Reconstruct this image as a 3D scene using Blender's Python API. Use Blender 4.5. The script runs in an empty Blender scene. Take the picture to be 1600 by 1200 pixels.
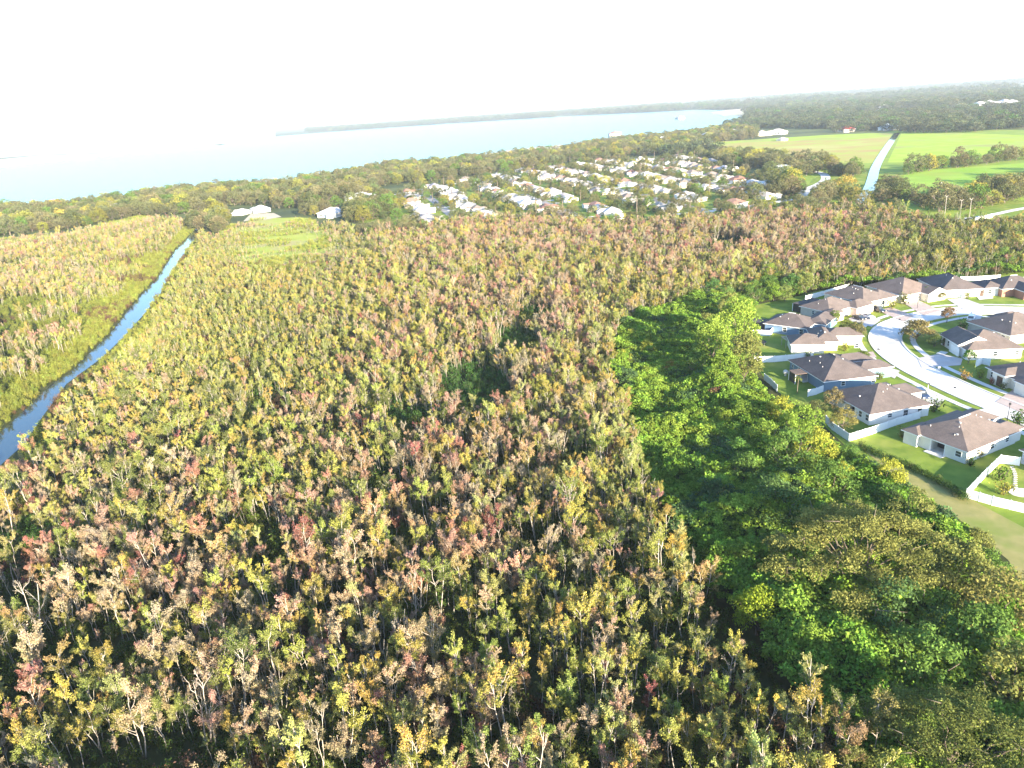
import bpy, math, random
import numpy as np
from mathutils import Matrix, Vector
R = math.radians
random.seed(7)
rng = np.random.default_rng(7)
S = bpy.context.scene
COL = S.collection

# ------------------------------------------------------------------ camera, world, sun, exposure
CAM_H, PITCH, ROLL, FPX = 70.0, 20.6, 4.0, 1142.0
_p, _t = R(PITCH), R(ROLL)
_f = np.array([0, math.cos(_p), -math.sin(_p)])
_r0, _u0 = np.array([1.0, 0, 0]), np.array([0, math.sin(_p), math.cos(_p)])
_cx = math.cos(_t) * _r0 - math.sin(_t) * _u0
_cy = math.sin(_t) * _r0 + math.cos(_t) * _u0
cam_d = bpy.data.cameras.new('camera')
cam = bpy.data.objects.new('camera', cam_d)
COL.objects.link(cam)
cam.matrix_world = Matrix(((_cx[0], _cy[0], -_f[0], 0), (_cx[1], _cy[1], -_f[1], 0), (_cx[2], _cy[2], -_f[2], CAM_H), (0, 0, 0, 1)))
cam_d.sensor_width = 36.0
cam_d.lens = 36.0 * FPX / 1600.0
cam_d.clip_start = 0.5
cam_d.clip_end = 60000
S.camera = cam

SUN_EL, SUN_AZ = 13.5, 28.0           # azimuth: degrees to the right of straight behind the camera
_sd = np.array([math.sin(R(SUN_AZ)) * math.cos(R(SUN_EL)), -math.cos(R(SUN_AZ)) * math.cos(R(SUN_EL)), math.sin(R(SUN_EL))])
W = bpy.data.worlds.new('World')
S.world = W
W.use_nodes = True
_nt = W.node_tree
_nt.nodes.clear()
_sky = _nt.nodes.new('ShaderNodeTexSky')
_sky.sky_type = 'NISHITA'
_sky.sun_disc = False
_sky.sun_elevation = R(SUN_EL)
_sky.sun_rotation = R(180 - SUN_AZ)
_sky.air_density = 1.0
_sky.dust_density = 0.6
_sky.ozone_density = 3.5
_bg = _nt.nodes.new('ShaderNodeBackground')
_bg.inputs['Strength'].default_value = 0.13
_out = _nt.nodes.new('ShaderNodeOutputWorld')
_nt.links.new(_sky.outputs[0], _bg.inputs[0])
_nt.links.new(_bg.outputs[0], _out.inputs[0])
sun_d = bpy.data.lights.new('sun', 'SUN')
sun_d.energy = 5.0
sun_d.angle = R(0.5)
sun_d.color = (1.0, 0.865, 0.64)
sun = bpy.data.objects.new('sun', sun_d)
COL.objects.link(sun)
sun.rotation_euler = Vector(_sd).to_track_quat('Z', 'Y').to_euler()
sun.location = (100, -150, 200)
S.view_settings.view_transform = 'Standard'
S.view_settings.look = 'None'
S.view_settings.exposure = 2.27
S.view_settings.gamma = 1.0
S.view_settings.use_curve_mapping = False
S.render.engine = 'CYCLES'
S.cycles.use_denoising = True
S.cycles.max_bounces = 5
S.cycles.diffuse_bounces = 3
S.cycles.glossy_bounces = 2
S.cycles.transmission_bounces = 3
S.cycles.volume_bounces = 0
S.cycles.transparent_max_bounces = 6
HAZE = 0.000082


# ------------------------------------------------------------------ helpers
def P(x, y, z=0.0):
    """The point of the horizontal plane at height z that the photograph shows at pixel x, y of 1600 x 1200."""
    d = _f + (x - 800) / FPX * _cx + (600 - y) / FPX * _cy
    q = d * ((z - CAM_H) / d[2])
    return np.array([q[0], q[1], z])


def PX(w):
    w = np.atleast_2d(np.asarray(w, float)) - np.array([0, 0, CAM_H])
    d = w @ _f
    d = np.where(np.abs(d) < 1e-6, 1e-6, d)
    return 800 + FPX * (w @ _cx) / d, 600 - FPX * (w @ _cy) / d, d


def inpoly(xy, poly):
    poly = np.asarray(poly)[:, :2]
    x, y = xy[:, 0], xy[:, 1]
    c = np.zeros(len(xy), bool)
    n = len(poly)
    for i in range(n):
        x1, y1 = poly[i]
        x2, y2 = poly[(i + 1) % n]
        if y1 == y2:
            continue
        k = (y1 > y) != (y2 > y)
        c ^= k & (x < (x2 - x1) * (y - y1) / (y2 - y1) + x1)
    return c


def seg_dist(xy, line):
    line = np.asarray(line)[:, :2]
    best = np.full(len(xy), 1e9)
    for a, b in zip(line[:-1], line[1:]):
        d = b - a
        t = np.clip(((xy - a) @ d) / (d @ d + 1e-9), 0, 1)
        best = np.minimum(best, np.hypot(*(xy - a - t[:, None] * d).T))
    return best


def WP(pts, z=0.0):
    return np.array([P(q[0], q[1], q[2] if len(q) > 2 else z) for q in pts])


def fnoise(xy, scale, seed):
    """smooth value noise 0..1 in numpy"""
    g = np.random.default_rng(seed).random((64, 64))
    q = xy / scale
    i = np.floor(q).astype(int)
    f = q - i
    f = f * f * (3 - 2 * f)
    a = g[i[:, 0] % 64, i[:, 1] % 64]
    b = g[(i[:, 0] + 1) % 64, i[:, 1] % 64]
    c = g[i[:, 0] % 64, (i[:, 1] + 1) % 64]
    d = g[(i[:, 0] + 1) % 64, (i[:, 1] + 1) % 64]
    return (a * (1 - f[:, 0]) + b * f[:, 0]) * (1 - f[:, 1]) + (c * (1 - f[:, 0]) + d * f[:, 0]) * f[:, 1]


class MB:
    """collects faces of any size, each with a material slot; build() makes one mesh"""

    def __init__(s):
        s.v, s.f, s.m = [], [], []

    def add(s, vs, fs, m=0):
        o = len(s.v)
        s.v += [tuple(map(float, q)) for q in vs]
        s.f += [tuple(i + o for i in q) for q in fs]
        s.m += [m] * len(fs)
        return s

    def box(s, x0, x1, y0, y1, z0, z1, m=0):
        v = [(x0, y0, z0), (x1, y0, z0), (x1, y1, z0), (x0, y1, z0), (x0, y0, z1), (x1, y0, z1), (x1, y1, z1), (x0, y1, z1)]
        return s.add(v, [(0, 3, 2, 1), (4, 5, 6, 7), (0, 1, 5, 4), (1, 2, 6, 5), (2, 3, 7, 6), (3, 0, 4, 7)], m)

    def obox(s, o, ux, uy, x0, x1, y0, y1, z0, z1, m=0):
        v = []
        for z in (z0, z1):
            for a, b in ((x0, y0), (x1, y0), (x1, y1), (x0, y1)):
                v.append((o[0] + ux[0] * a + uy[0] * b, o[1] + ux[1] * a + uy[1] * b, z))
        return s.add(v, [(0, 3, 2, 1), (4, 5, 6, 7), (0, 1, 5, 4), (1, 2, 6, 5), (2, 3, 7, 6), (3, 0, 4, 7)], m)

    def prism(s, poly, z0, z1, m=0):
        n = len(poly)
        v = [(a, b, z0) for a, b in poly] + [(a, b, z1) for a, b in poly]
        return s.add(v, [tuple(range(n - 1, -1, -1)), tuple(range(n, 2 * n))] + [(i, (i + 1) % n, n + (i + 1) % n, n + i) for i in range(n)], m)

    def tube(s, pts, rad, n=5, m=0):
        pts = np.asarray(pts, float)
        v = []
        for i, q in enumerate(pts):
            d = pts[min(i + 1, len(pts) - 1)] - pts[max(i - 1, 0)]
            d = d / (np.linalg.norm(d) + 1e-9)
            a = np.cross(d, [1, 0, 0]) if abs(d[0]) < .8 else np.cross(d, [0, 1, 0])
            a /= np.linalg.norm(a)
            b = np.cross(d, a)
            r = rad[i] if hasattr(rad, '__len__') else rad
            for k in range(n):
                w = 2 * math.pi * k / n
                v.append(q + r * (math.cos(w) * a + math.sin(w) * b))
        fs = []
        for i in range(len(pts) - 1):
            for k in range(n):
                fs.append((i * n + k, i * n + (k + 1) % n, (i + 1) * n + (k + 1) % n, (i + 1) * n + k))
        fs.append(tuple(range(n - 1, -1, -1)))
        fs.append(tuple(range((len(pts) - 1) * n, len(pts) * n)))
        return s.add(v, fs, m)

    def ball(s, c, r, n=8, k=5, m=0):
        r = r if hasattr(r, '__len__') else (r, r, r)
        v = []
        for i in range(1, k):
            a = math.pi * i / k
            for j in range(n):
                b = 2 * math.pi * j / n
                v.append((c[0] + r[0] * math.sin(a) * math.cos(b), c[1] + r[1] * math.sin(a) * math.sin(b), c[2] + r[2] * math.cos(a)))
        v.append((c[0], c[1], c[2] + r[2]))
        v.append((c[0], c[1], c[2] - r[2]))
        T, B = len(v) - 2, len(v) - 1
        fs = [(T, j, (j + 1) % n) for j in range(n)] + [(B, (k - 2) * n + (j + 1) % n, (k - 2) * n + j) for j in range(n)]
        for i in range(k - 2):
            for j in range(n):
                fs.append((i * n + j, (i + 1) * n + j, (i + 1) * n + (j + 1) % n, i * n + (j + 1) % n))
        return s.add(v, fs, m)

    def mesh(s, name, mats, smooth=False):
        me = bpy.data.meshes.new(name)
        me.from_pydata(s.v, [], s.f)
        for q in (mats if isinstance(mats, (list, tuple)) else [mats]):
            me.materials.append(q)
        me.polygons.foreach_set('material_index', s.m)
        if smooth:
            me.polygons.foreach_set('use_smooth', [True] * len(s.f))
        me.update()
        return me


def obj(name, me, parent=None, loc=None, rz=0, **props):
    if isinstance(me, MB):
        me = me.mesh(name, props.pop('mats'))
    o = bpy.data.objects.new(name, me)
    COL.objects.link(o)
    if parent is not None:
        o.parent = parent
    if loc is not None:
        o.location = loc
    if rz:
        o.rotation_euler = (0, 0, rz)
    for k, v in props.items():
        o[k] = v
    return o


def thing(name, label, cat, loc=(0, 0, 0), rz=0, group=None):
    o = bpy.data.objects.new(name, None)
    COL.objects.link(o)
    o.empty_display_size = .5
    o.location = tuple(map(float, loc))
    o.rotation_euler = (0, 0, rz)
    o['label'], o['category'] = label, cat
    if group:
        o['group'] = group
    return o


def tag(o, label, cat, group=None):
    o['label'], o['category'] = label, cat
    if group:
        o['group'] = group
    return o


# ------------------------------------------------------------------ materials
def nmat(name):
    m = bpy.data.materials.new(name)
    m.use_nodes = True
    nt = m.node_tree
    nt.nodes.clear()
    o = nt.nodes.new('ShaderNodeOutputMaterial')
    return m, nt, o


def N(nt, t, **kw):
    n = nt.nodes.new(t)
    for k, v in kw.items():
        if k.startswith('_'):
            n.inputs[k[1:]].default_value = v
        else:
            setattr(n, k, v)
    return n


def mixc(nt, fac, a, b, blend='MIX'):
    n = nt.nodes.new('ShaderNodeMix')
    n.data_type = 'RGBA'
    n.blend_type = blend
    for i, v in ((0, fac), (6, a), (7, b)):
        if hasattr(v, 'links') or hasattr(v, 'is_linked'):
            nt.links.new(v, n.inputs[i])
        elif isinstance(v, (int, float)):
            n.inputs[i].default_value = v
        else:
            n.inputs[i].default_value = (*v[:3], 1)
    return n.outputs[2]


def ramp(nt, src, stops):
    n = nt.nodes.new('ShaderNodeValToRGB')
    el = n.color_ramp.elements
    while len(el) < len(stops):
        el.new(0.5)
    for e, (p, c) in zip(el, stops):
        e.position = p
        e.color = (*c[:3], 1) if hasattr(c, '__len__') else (c, c, c, 1)
    nt.links.new(src, n.inputs[0])
    return n.outputs[0]


def noise(nt, scale, detail=3, rough=.55, coord='Object', off=None, stretch=None):
    tc = N(nt, 'ShaderNodeTexCoord')
    src = tc.outputs[coord]
    if stretch:
        mp = N(nt, 'ShaderNodeMapping')
        mp.inputs['Scale'].default_value = stretch
        nt.links.new(src, mp.inputs[0])
        src = mp.outputs[0]
    n = N(nt, 'ShaderNodeTexNoise', _Scale=scale, _Detail=detail, _Roughness=rough)
    nt.links.new(src, n.inputs['Vector'])
    return n.outputs[0]


def pbsdf(nt, out, col, rough=.7, spec=.3, bump=None, bs=.3, bd=.02, metallic=0):
    b = N(nt, 'ShaderNodeBsdfPrincipled', _Roughness=rough, _Metallic=metallic)
    b.inputs['Specular IOR Level'].default_value = spec
    if hasattr(col, 'is_linked'):
        nt.links.new(col, b.inputs['Base Color'])
    else:
        b.inputs['Base Color'].default_value = (*col[:3], 1)
    if bump is not None:
        bp = N(nt, 'ShaderNodeBump', _Strength=bs, _Distance=bd)
        nt.links.new(bump, bp.inputs['Height'])
        nt.links.new(bp.outputs[0], b.inputs['Normal'])
    nt.links.new(b.outputs[0], out.inputs[0])
    return b


def surf(name, c1, c2, scale=1.0, rough=.8, spec=.2, c3=None, scale2=None, bump=.2, bd=.05):
    m, nt, o = nmat(name)
    n = noise(nt, scale, 4)
    c = mixc(nt, ramp(nt, n, [(.35, 0.0), (.65, 1.0)]), c1, c2)
    if c3:
        n2 = noise(nt, scale2, 3)
        c = mixc(nt, ramp(nt, n2, [(.5, 0.0), (.68, 1.0)]), c, c3)
    pbsdf(nt, o, c, rough, spec, n, bump, bd)
    return m


def leafmat(name, transl=.32):
    m, nt, o = nmat(name)
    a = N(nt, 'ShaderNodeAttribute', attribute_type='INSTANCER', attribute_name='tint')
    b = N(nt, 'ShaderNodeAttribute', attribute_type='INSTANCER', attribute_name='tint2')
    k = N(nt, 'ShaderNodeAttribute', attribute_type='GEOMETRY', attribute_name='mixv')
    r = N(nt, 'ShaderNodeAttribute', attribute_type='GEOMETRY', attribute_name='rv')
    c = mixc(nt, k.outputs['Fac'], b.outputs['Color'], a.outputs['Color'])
    h = N(nt, 'ShaderNodeHueSaturation')
    nt.links.new(c, h.inputs['Color'])
    nt.links.new(r.outputs['Fac'], h.inputs['Value'])
    d = N(nt, 'ShaderNodeBsdfDiffuse')
    t = N(nt, 'ShaderNodeBsdfTranslucent')
    nt.links.new(h.outputs[0], d.inputs[0])
    nt.links.new(h.outputs[0], t.inputs[0])
    mx = N(nt, 'ShaderNodeMixShader', _Fac=transl)
    nt.links.new(d.outputs[0], mx.inputs[1])
    nt.links.new(t.outputs[0], mx.inputs[2])
    nt.links.new(mx.outputs[0], o.inputs[0])
    return m


def tintmat(name, rough=.7, spec=.3, var=.25, scale=.6, courses=False):
    """paint or shingle whose colour is the object's own tint property"""
    m, nt, o = nmat(name)
    a = N(nt, 'ShaderNodeAttribute', attribute_type='INSTANCER', attribute_name='tint')
    n = noise(nt, scale, 4)
    dark = mixc(nt, 1.0, a.outputs['Color'], (1 - var, 1 - var, 1 - var), 'MULTIPLY')
    c = mixc(nt, ramp(nt, n, [(.35, 0.0), (.65, 1.0)]), dark, a.outputs['Color'])
    bump = n
    if courses:
        tc = N(nt, 'ShaderNodeTexCoord')
        w = N(nt, 'ShaderNodeTexWave', wave_type='BANDS', bands_direction='Z', wave_profile='SAW', _Scale=5.0, _Distortion=.6)
        w.inputs['Detail Scale'].default_value = 3
        nt.links.new(tc.outputs['Object'], w.inputs[0])
        n2 = noise(nt, 7.0, 2)
        c = mixc(nt, ramp(nt, n2, [(.3, .35), (.7, 0.0)]), c, mixc(nt, 1.0, c, (.62, .6, .6), 'MULTIPLY'))
        c = mixc(nt, ramp(nt, w.outputs[1], [(.0, .3), (.35, 0.0)]), c, mixc(nt, 1.0, c, (.6, .6, .6), 'MULTIPLY'))
        st3 = noise(nt, .9, 3, .6, stretch=(3.5, 3.5, .12))
        c = mixc(nt, ramp(nt, st3, [(.42, .0), (.62, .55)]), c, mixc(nt, 1.0, c, (1.35, 1.28, 1.22), 'MULTIPLY'))
        bump = w.outputs[1]
    pbsdf(nt, o, c, rough, spec, bump, .25, .03)
    return m


M_LEAF = leafmat('leaf_foliage')
M_BARK = surf('pale_grey_bark', (.30, .26, .22), (.42, .38, .33), 3.0)
M_BARK2 = surf('brown_bark', (.11, .085, .065), (.19, .155, .12), 2.0)
M_ROOF = tintmat('roof_shingle', .85, .2, .22, .45, True)
M_PAINT = tintmat('painted_wall', .75, .25, .08, .8)
M_WHITE = surf('white_trim', (.74, .74, .73), (.8, .8, .79), .7, .5, .3, bump=.05)
M_VINYL = surf('white_vinyl', (.72, .73, .75), (.8, .8, .8), .9, .4, .4, bump=.05)
M_GLASS = surf('window_glass', (.03, .04, .05), (.06, .07, .08), .8, .08, .6, bump=.02)
M_DARK = surf('dark_screen', (.02, .022, .025), (.045, .045, .05), 1.2, .5, .3)
M_VENT = surf('vent_metal', (.5, .48, .46), (.62, .6, .58), 3, .5, .4)
M_DOOR = surf('door_wood', (.05, .03, .022), (.09, .055, .04), 2, .5)
M_CONC = surf('concrete', (.56, .54, .51), (.65, .63, .6), .35, .85, .2, (.44, .42, .39), .09, .15)
M_STREET = surf('street_concrete', (.54, .53, .52), (.63, .62, .6), .25, .85, .2, (.39, .38, .37), .06, .15)
M_PAVER = surf('paver_drive', (.36, .28, .25), (.46, .37, .33), .8, .85, .2, (.40, .34, .31), .2, .2)
M_GREYPAVE = surf('grey_pavers', (.40, .38, .38), (.5, .47, .46), .8, .85, .2, (.42, .38, .36), .2, .2)
M_LAWN = surf('mown_lawn', (.11, .175, .025), (.19, .25, .04), .22, .95, .1, (.25, .27, .06), .09, .8, .25)
M_DRY = surf('dry_grass', (.22, .215, .075), (.29, .26, .105), .35, .95, .1, (.18, .22, .05), .10, .5, .1)
M_MULCH = surf('bark_mulch', (.05, .03, .02), (.11, .06, .04), 2.0, .95, .1)
M_RUBBER = surf('tyre_rubber', (.015, .015, .015), (.03, .03, .03), 3, .7)
M_LAMP = surf('lamp_lens', (.6, .6, .58), (.75, .75, .72), 3, .15, .6)


def carpaint(name, c):
    m, nt, o = nmat(name)
    b = pbsdf(nt, o, mixc(nt, noise(nt, 1.5, 2), c, tuple(q * .85 for q in c)), .3, .5)
    b.inputs['Coat Weight'].default_value = .6
    return m


def watermat(name, deep, rough=.06, bscale=.5, bstr=.12, stretch=None):
    m, nt, o = nmat(name)
    n = noise(nt, bscale, 3, .6, stretch=stretch)
    n2 = noise(nt, bscale * .06, 2)
    c = mixc(nt, n2, deep, tuple(q * 1.5 for q in deep))
    b = pbsdf(nt, o, c, rough, .5, n, bstr, .05)
    b.inputs['IOR'].default_value = 1.33
    b.inputs['Specular IOR Level'].default_value = .5 if rough < .2 else .34
    return m


# ------------------------------------------------------------------ setting: ground, water, fields, streets
def sheet(name, pts, z, mat, kind='structure', label=None):
    pts = np.asarray(pts)[:, :2]
    c = pts.mean(0)
    b = MB().add([(a - c[0], q - c[1], 0) for a, q in pts], [tuple(range(len(pts)))])
    a2 = sum(pts[i][0] * pts[(i + 1) % len(pts)][1] - pts[(i + 1) % len(pts)][0] * pts[i][1] for i in range(len(pts)))
    if a2 < 0:
        b.f[0] = tuple(reversed(b.f[0]))
    o = obj(name, b.mesh(name, mat), None, (c[0], c[1], z))
    o['kind'] = kind
    return o


def smooth_line(pts, n=8):
    """Catmull-Rom through the points"""
    p = np.asarray(pts, float)
    p = np.vstack([2 * p[0] - p[1], p, 2 * p[-1] - p[-2]])
    out = []
    for i in range(1, len(p) - 2):
        for k in range(n):
            t = k / n
            a, b, c, d = p[i - 1], p[i], p[i + 1], p[i + 2]
            out.append(.5 * (2 * b + (c - a) * t + (2 * a - 5 * b + 4 * c - d) * t * t + (3 * b - a - 3 * c + d) * t ** 3))
    out.append(p[-2])
    return np.array(out)


def normals2(l):
    d = np.gradient(l[:, :2], axis=0)
    d /= np.linalg.norm(d, axis=1)[:, None] + 1e-9
    return np.stack([-d[:, 1], d[:, 0]], 1)


def ribbon(name, line, o0, o1, z, mat, kind='structure', thick=0.0, z1=None):
    n = normals2(line)
    a, b = line[:, :2] + n * o0, line[:, :2] + n * o1
    c = line[:, :2].mean(0)
    v = []
    for p, q in zip(a, b):
        v += [(p[0] - c[0], p[1] - c[1], 0), (q[0] - c[0], q[1] - c[1], 0)]
    f = []
    for i in range(len(line) - 1):
        f.append((2 * i, 2 * i + 2, 2 * i + 3, 2 * i + 1) if o1 > o0 else (2 * i, 2 * i + 1, 2 * i + 3, 2 * i + 2))
    mb = MB().add(v, f)
    if thick:
        L = len(line)
        v2 = [(x, y, -thick) for x, y, _ in v]
        mb.v += v2
        for i in range(L - 1):
            for s in (0, 1):
                mb.f.append((2 * i + s, 2 * i + 2 + s, 2 * L + 2 * i + 2 + s, 2 * L + 2 * i + s))
                mb.m.append(0)
    o = obj(name, mb.mesh(name, mat), None, (c[0], c[1], z))
    if kind:
        o['kind'] = kind
    return o


# the ground: one sheet out to the horizon, woodland floor nearby and patchwork of woods and fields far away
def groundmat():
    m, nt, o = nmat('ground_cover')
    tc = N(nt, 'ShaderNodeTexCoord')

    def nz(scale, d=4, st=None):
        return noise(nt, scale, d, .6, 'Object', stretch=st)
    near = mixc(nt, ramp(nt, nz(.25), [(.35, 0.0), (.65, 1.0)]), (.035, .045, .015), (.07, .075, .03))
    far = mixc(nt, ramp(nt, nz(.012, 5, (.35, 1, 1)), [(.42, 0.0), (.58, 1.0)]), (.055, .075, .03), (.11, .13, .045))
    far = mixc(nt, ramp(nt, nz(.0016, 3, (.4, 1, 1)), [(.6, 0.0), (.66, 1.0)]), far, (.16, .15, .08))
    ln = N(nt, 'ShaderNodeVectorMath', operation='LENGTH')
    nt.links.new(tc.outputs['Object'], ln.inputs[0])
    mr = N(nt, 'ShaderNodeMapRange')
    mr.inputs[1].default_value, mr.inputs[2].default_value = 430, 700
    nt.links.new(ln.outputs['Value'], mr.inputs[0])
    c = mixc(nt, mr.outputs[0], near, far)
    pbsdf(nt, o, c, .95, .1, nz(.12), .5, .4)
    return m


mb = MB()
rings = [0, 60, 150, 300, 600, 1200, 2500, 5000, 9000, 15000]
v, f = [(0, 0, 0)], []
K = 48
for r in rings[1:]:
    v += [(r * math.cos(2 * math.pi * k / K), r * math.sin(2 * math.pi * k / K), 0) for k in range(K)]
for k in range(K):
    f.append((0, 1 + k, 1 + (k + 1) % K))
for i in range(len(rings) - 2):
    for k in range(K):
        a, b = 1 + i * K + k, 1 + i * K + (k + 1) % K
        f.append((a, a + K, b + K, b))
obj('ground', mb.add(v, f).mesh('ground', groundmat()))['kind'] = 'structure'

M_WATER = watermat('canal_water', (.012, .022, .028), .05, .35, .05)
M_LAKE = watermat('lake_water', (.016, .115, .132), .25, .25, .8, (.5, 1, 1))
# left canal: centre line through world points
canal_l = WP([(0, 677), (29, 650), (81, 600), (108, 584), (132, 560), (170, 524), (205, 479), (246, 434), (272, 393), (303, 362)])
canal_r = WP([(0, 728), (38, 694), (66, 652), (104, 600), (158, 560), (192, 528), (226, 490), (250, 460), (264, 432), (291, 393), (313, 364)])
_d = canal_l[0] - canal_l[3]
_d /= np.linalg.norm(_d)
canalL_poly = np.vstack([canal_r[0] + _d * 130, canal_r, canal_l[::-1], canal_l[0] + _d * 130])
_far = canal_l[-1] + (canal_l[-1] - canal_l[-3]) * 1.6
canalL_poly = np.vstack([canal_r[0] + _d * 130, canal_r, [_far + np.array([5, 0, 0])], [_far], canal_l[::-1], canal_l[0] + _d * 130])
sheet('canal', canalL_poly, .06, M_WATER)
canalL_line = np.vstack([(canal_l[0] + canal_r[0]) / 2 + _d * 130, (canal_l[0] + canal_r[0]) / 2, canal_l[5] * .5 + canal_r[5] * .5, (canal_l[-1] + canal_r[-1]) / 2, _far])
# right canal between the fields
rc = smooth_line(WP([(1346, 318), (1360, 290), (1368, 262), (1380, 240), (1392, 222), (1402, 208)]), 6)
canalR_line = rc
ribbon('drainage_canal', rc, -3.8, 3.8, .3, M_WATER)
# lake
lake_px = [(-700, 392), (-200, 345), (0, 322), (60, 322), (90, 325), (140, 318), (210, 312), (260, 300), (330, 292), (440, 288), (520, 272), (600, 258), (680, 252),
           (740, 248), (800, 240), (850, 230), (920, 221), (1000, 212), (1070, 203), (1120, 197), (1150, 190), (1165, 182), (1150, 172.5), (1100, 171.5), (1000, 176),
           (880, 182), (700, 193), (560, 203), (380, 217), (345, 227), (300, 228), (200, 236), (140, 246), (90, 250), (60, 243), (-30, 252), (-300, 270), (-700, 300)]
lake_w = WP(lake_px)
sheet('lake', lake_w, .08, M_LAKE)
M_SAND = surf('pale_reed_bed', (.42, .36, .26), (.5, .44, .33), .01, .95, .1)
M_FAR = surf('pale_far_field', (.32, .31, .2), (.42, .4, .28), .02, .95, .1)
M_MARSH = surf('marsh_grass', (.36, .25, .10), (.30, .36, .06), .02, .95, .1, (.38, .36, .12), .009, .6, .3)
sheet('reed_bed', WP([(1110, 176), (1160, 168), (1195, 178), (1190, 188), (1150, 192), (1165, 183)]), .14, M_SAND)
sheet('far_reed_bed', WP([(0, 249), (60, 243), (150, 240), (330, 226), (345, 228), (200, 240), (90, 252), (0, 262)]), .14, M_SAND)
sheet('far_shore', WP([(-400, 280), (-60, 251), (60, 242), (150, 239), (345, 225), (430, 214), (430, 204), (400, 207), (150, 225), (-60, 243), (-400, 262)]), .12, surf('haze_pale_shore', (.5, .48, .42), (.62, .6, .54), .006, .95, .1))  # pale ground colour stands in for the haze that whitens this shore
for pp in ([(1040, 163), (1200, 157), (1200, 160), (1040, 167)], [(1330, 178), (1440, 170), (1445, 174), (1340, 183)], [(1460, 161), (1620, 151), (1620, 156), (1470, 165)], [(1120, 176), (1240, 171), (1240, 175), (1130, 181)], [(1300, 149), (1500, 136), (1500, 139), (1300, 153)], [(1500, 181), (1620, 176), (1620, 181), (1510, 187)]):
    sheet('far_field', WP(pp), .18, M_FAR)
sheet('shore_flat', WP([(720, 247), (800, 234), (880, 226), (860, 236), (780, 246)]), .14, M_SAND)
M_FIELD = surf('pasture', (.20, .34, .035), (.27, .38, .055), .035, .95, .1, (.22, .25, .05), .012, .5, .2)
M_FIELD2 = surf('rough_pasture', (.25, .38, .03), (.33, .41, .055), .05, .95, .1, (.27, .27, .09), .013, .6, .3)
sheet('valley_grass', WP([(1225, 330), (1240, 240), (1400, 203), (1700, 203), (1720, 395), (1480, 345), (1400, 338)]), .07, surf('valley_grass', (.16, .25, .035), (.24, .30, .05), .06, .95, .1, bump=.4, bd=.2))
sheet('rough_field', WP([(1387, 254), (1408, 209), (1500, 208), (1640, 213), (1640, 246), (1500, 252)]), .1, M_FIELD2)
sheet('pasture_field', WP([(1376, 305), (1420, 268), (1640, 252), (1640, 330), (1480, 322), (1400, 335)]), .1, M_FIELD)
sheet('marsh_field', WP([(1060, 232), (1110, 222), (1180, 218), (1290, 212), (1395, 208), (1386, 225), (1368, 255), (1300, 256), (1200, 243), (1100, 240)]), .1, M_MARSH)
sheet('meadow_strip', WP([(1090, 226), (1180, 218), (1290, 211), (1395, 207), (1392, 213), (1330, 218), (1200, 221)]), .14, M_FIELD2)
sheet('parkland_lawn', WP([(1270, 280), (1310, 262), (1372, 262), (1352, 310), (1290, 315), (1250, 305)]), .13, M_LAWN)
sheet('common_lawn', WP([(1020, 345), (1060, 330), (1160, 322), (1230, 312), (1240, 332), (1130, 352)]), .15, M_LAWN)
sheet('roadside_lawn', WP([(1480, 345), (1560, 315), (1700, 310), (1700, 390), (1560, 380)]), .16, M_LAWN)
M_MEADOW = surf('sunlit_meadow', (.29, .34, .05), (.37, .38, .08), .07, .95, .1, (.34, .26, .16), .03, .8, .6)
_ma = np.linspace(0, 2 * math.pi, 40, endpoint=False)
_mr = 1 + .10 * np.sin(_ma * 3 + 1) + .08 * np.sin(_ma * 5 + 2) + .05 * np.sin(_ma * 9)
meadow_w = WP([(445 + 112 * r_ * math.cos(a_), 380 + 38 * r_ * math.sin(a_)) for a_, r_ in zip(_ma, _mr)])
sheet('meadow', meadow_w, .1, M_MEADOW)
sheet('clearing', WP([(380, 346), (392, 334), (428, 333), (440, 339), (415, 343)]), .12, M_SAND)
bank_meadow_w = WP([(-200, 395), (0, 372), (100, 365), (220, 335), (260, 345), (200, 372), (60, 392), (-200, 430)])
sheet('bank_meadow', bank_meadow_w, .1, M_MEADOW)

# the near street: one bend, with kerb, verges and pavement
st = smooth_line(WP([(1690, 690), (1590, 645), (1530, 621), (1478, 598), (1428, 573), (1396, 550), (1383, 530), (1390, 514), (1412, 503), (1445, 494), (1500, 486), (1600, 486), (1720, 489)]), 8)
STREET = st
lawn_w = WP([(1405, 772), (1345, 715), (1318, 694), (1290, 668), (1255, 640), (1215, 612), (1190, 585), (1176, 560), (1178, 520), (1165, 480), (1250, 462),
             (1330, 440), (1440, 425), (1600, 424), (1800, 430), (1900, 800), (1640, 850), (1520, 800)])
sheet('open_land', [(58, 15, 0), (420, 15, 0), (470, 420, 0), (215, 335, 0), (150, 215, 0)], .012, surf('open_land_grass', (.15, .19, .04), (.22, .24, .07), .1, .95, .1, bump=.4))
sheet('lawn', lawn_w, .02, M_LAWN)
dry_w = WP([(1345, 700), (1365, 712), (1440, 742), (1520, 782), (1610, 830), (1700, 880), (1660, 980), (1610, 935), (1575, 875), (1490, 805), (1400, 745)])
sheet('dry_grass_strip', dry_w, .03, M_DRY)
ribbon('street', st, -4.0, 4.0, .05, M_STREET)
for s in (-1, 1):
    ribbon('kerb', st, s * 4.0, s * 4.45, .17, M_CONC, thick=.17)
    ribbon('sidewalk', st, s * 6.4, s * 7.9, .08, M_CONC)


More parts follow.
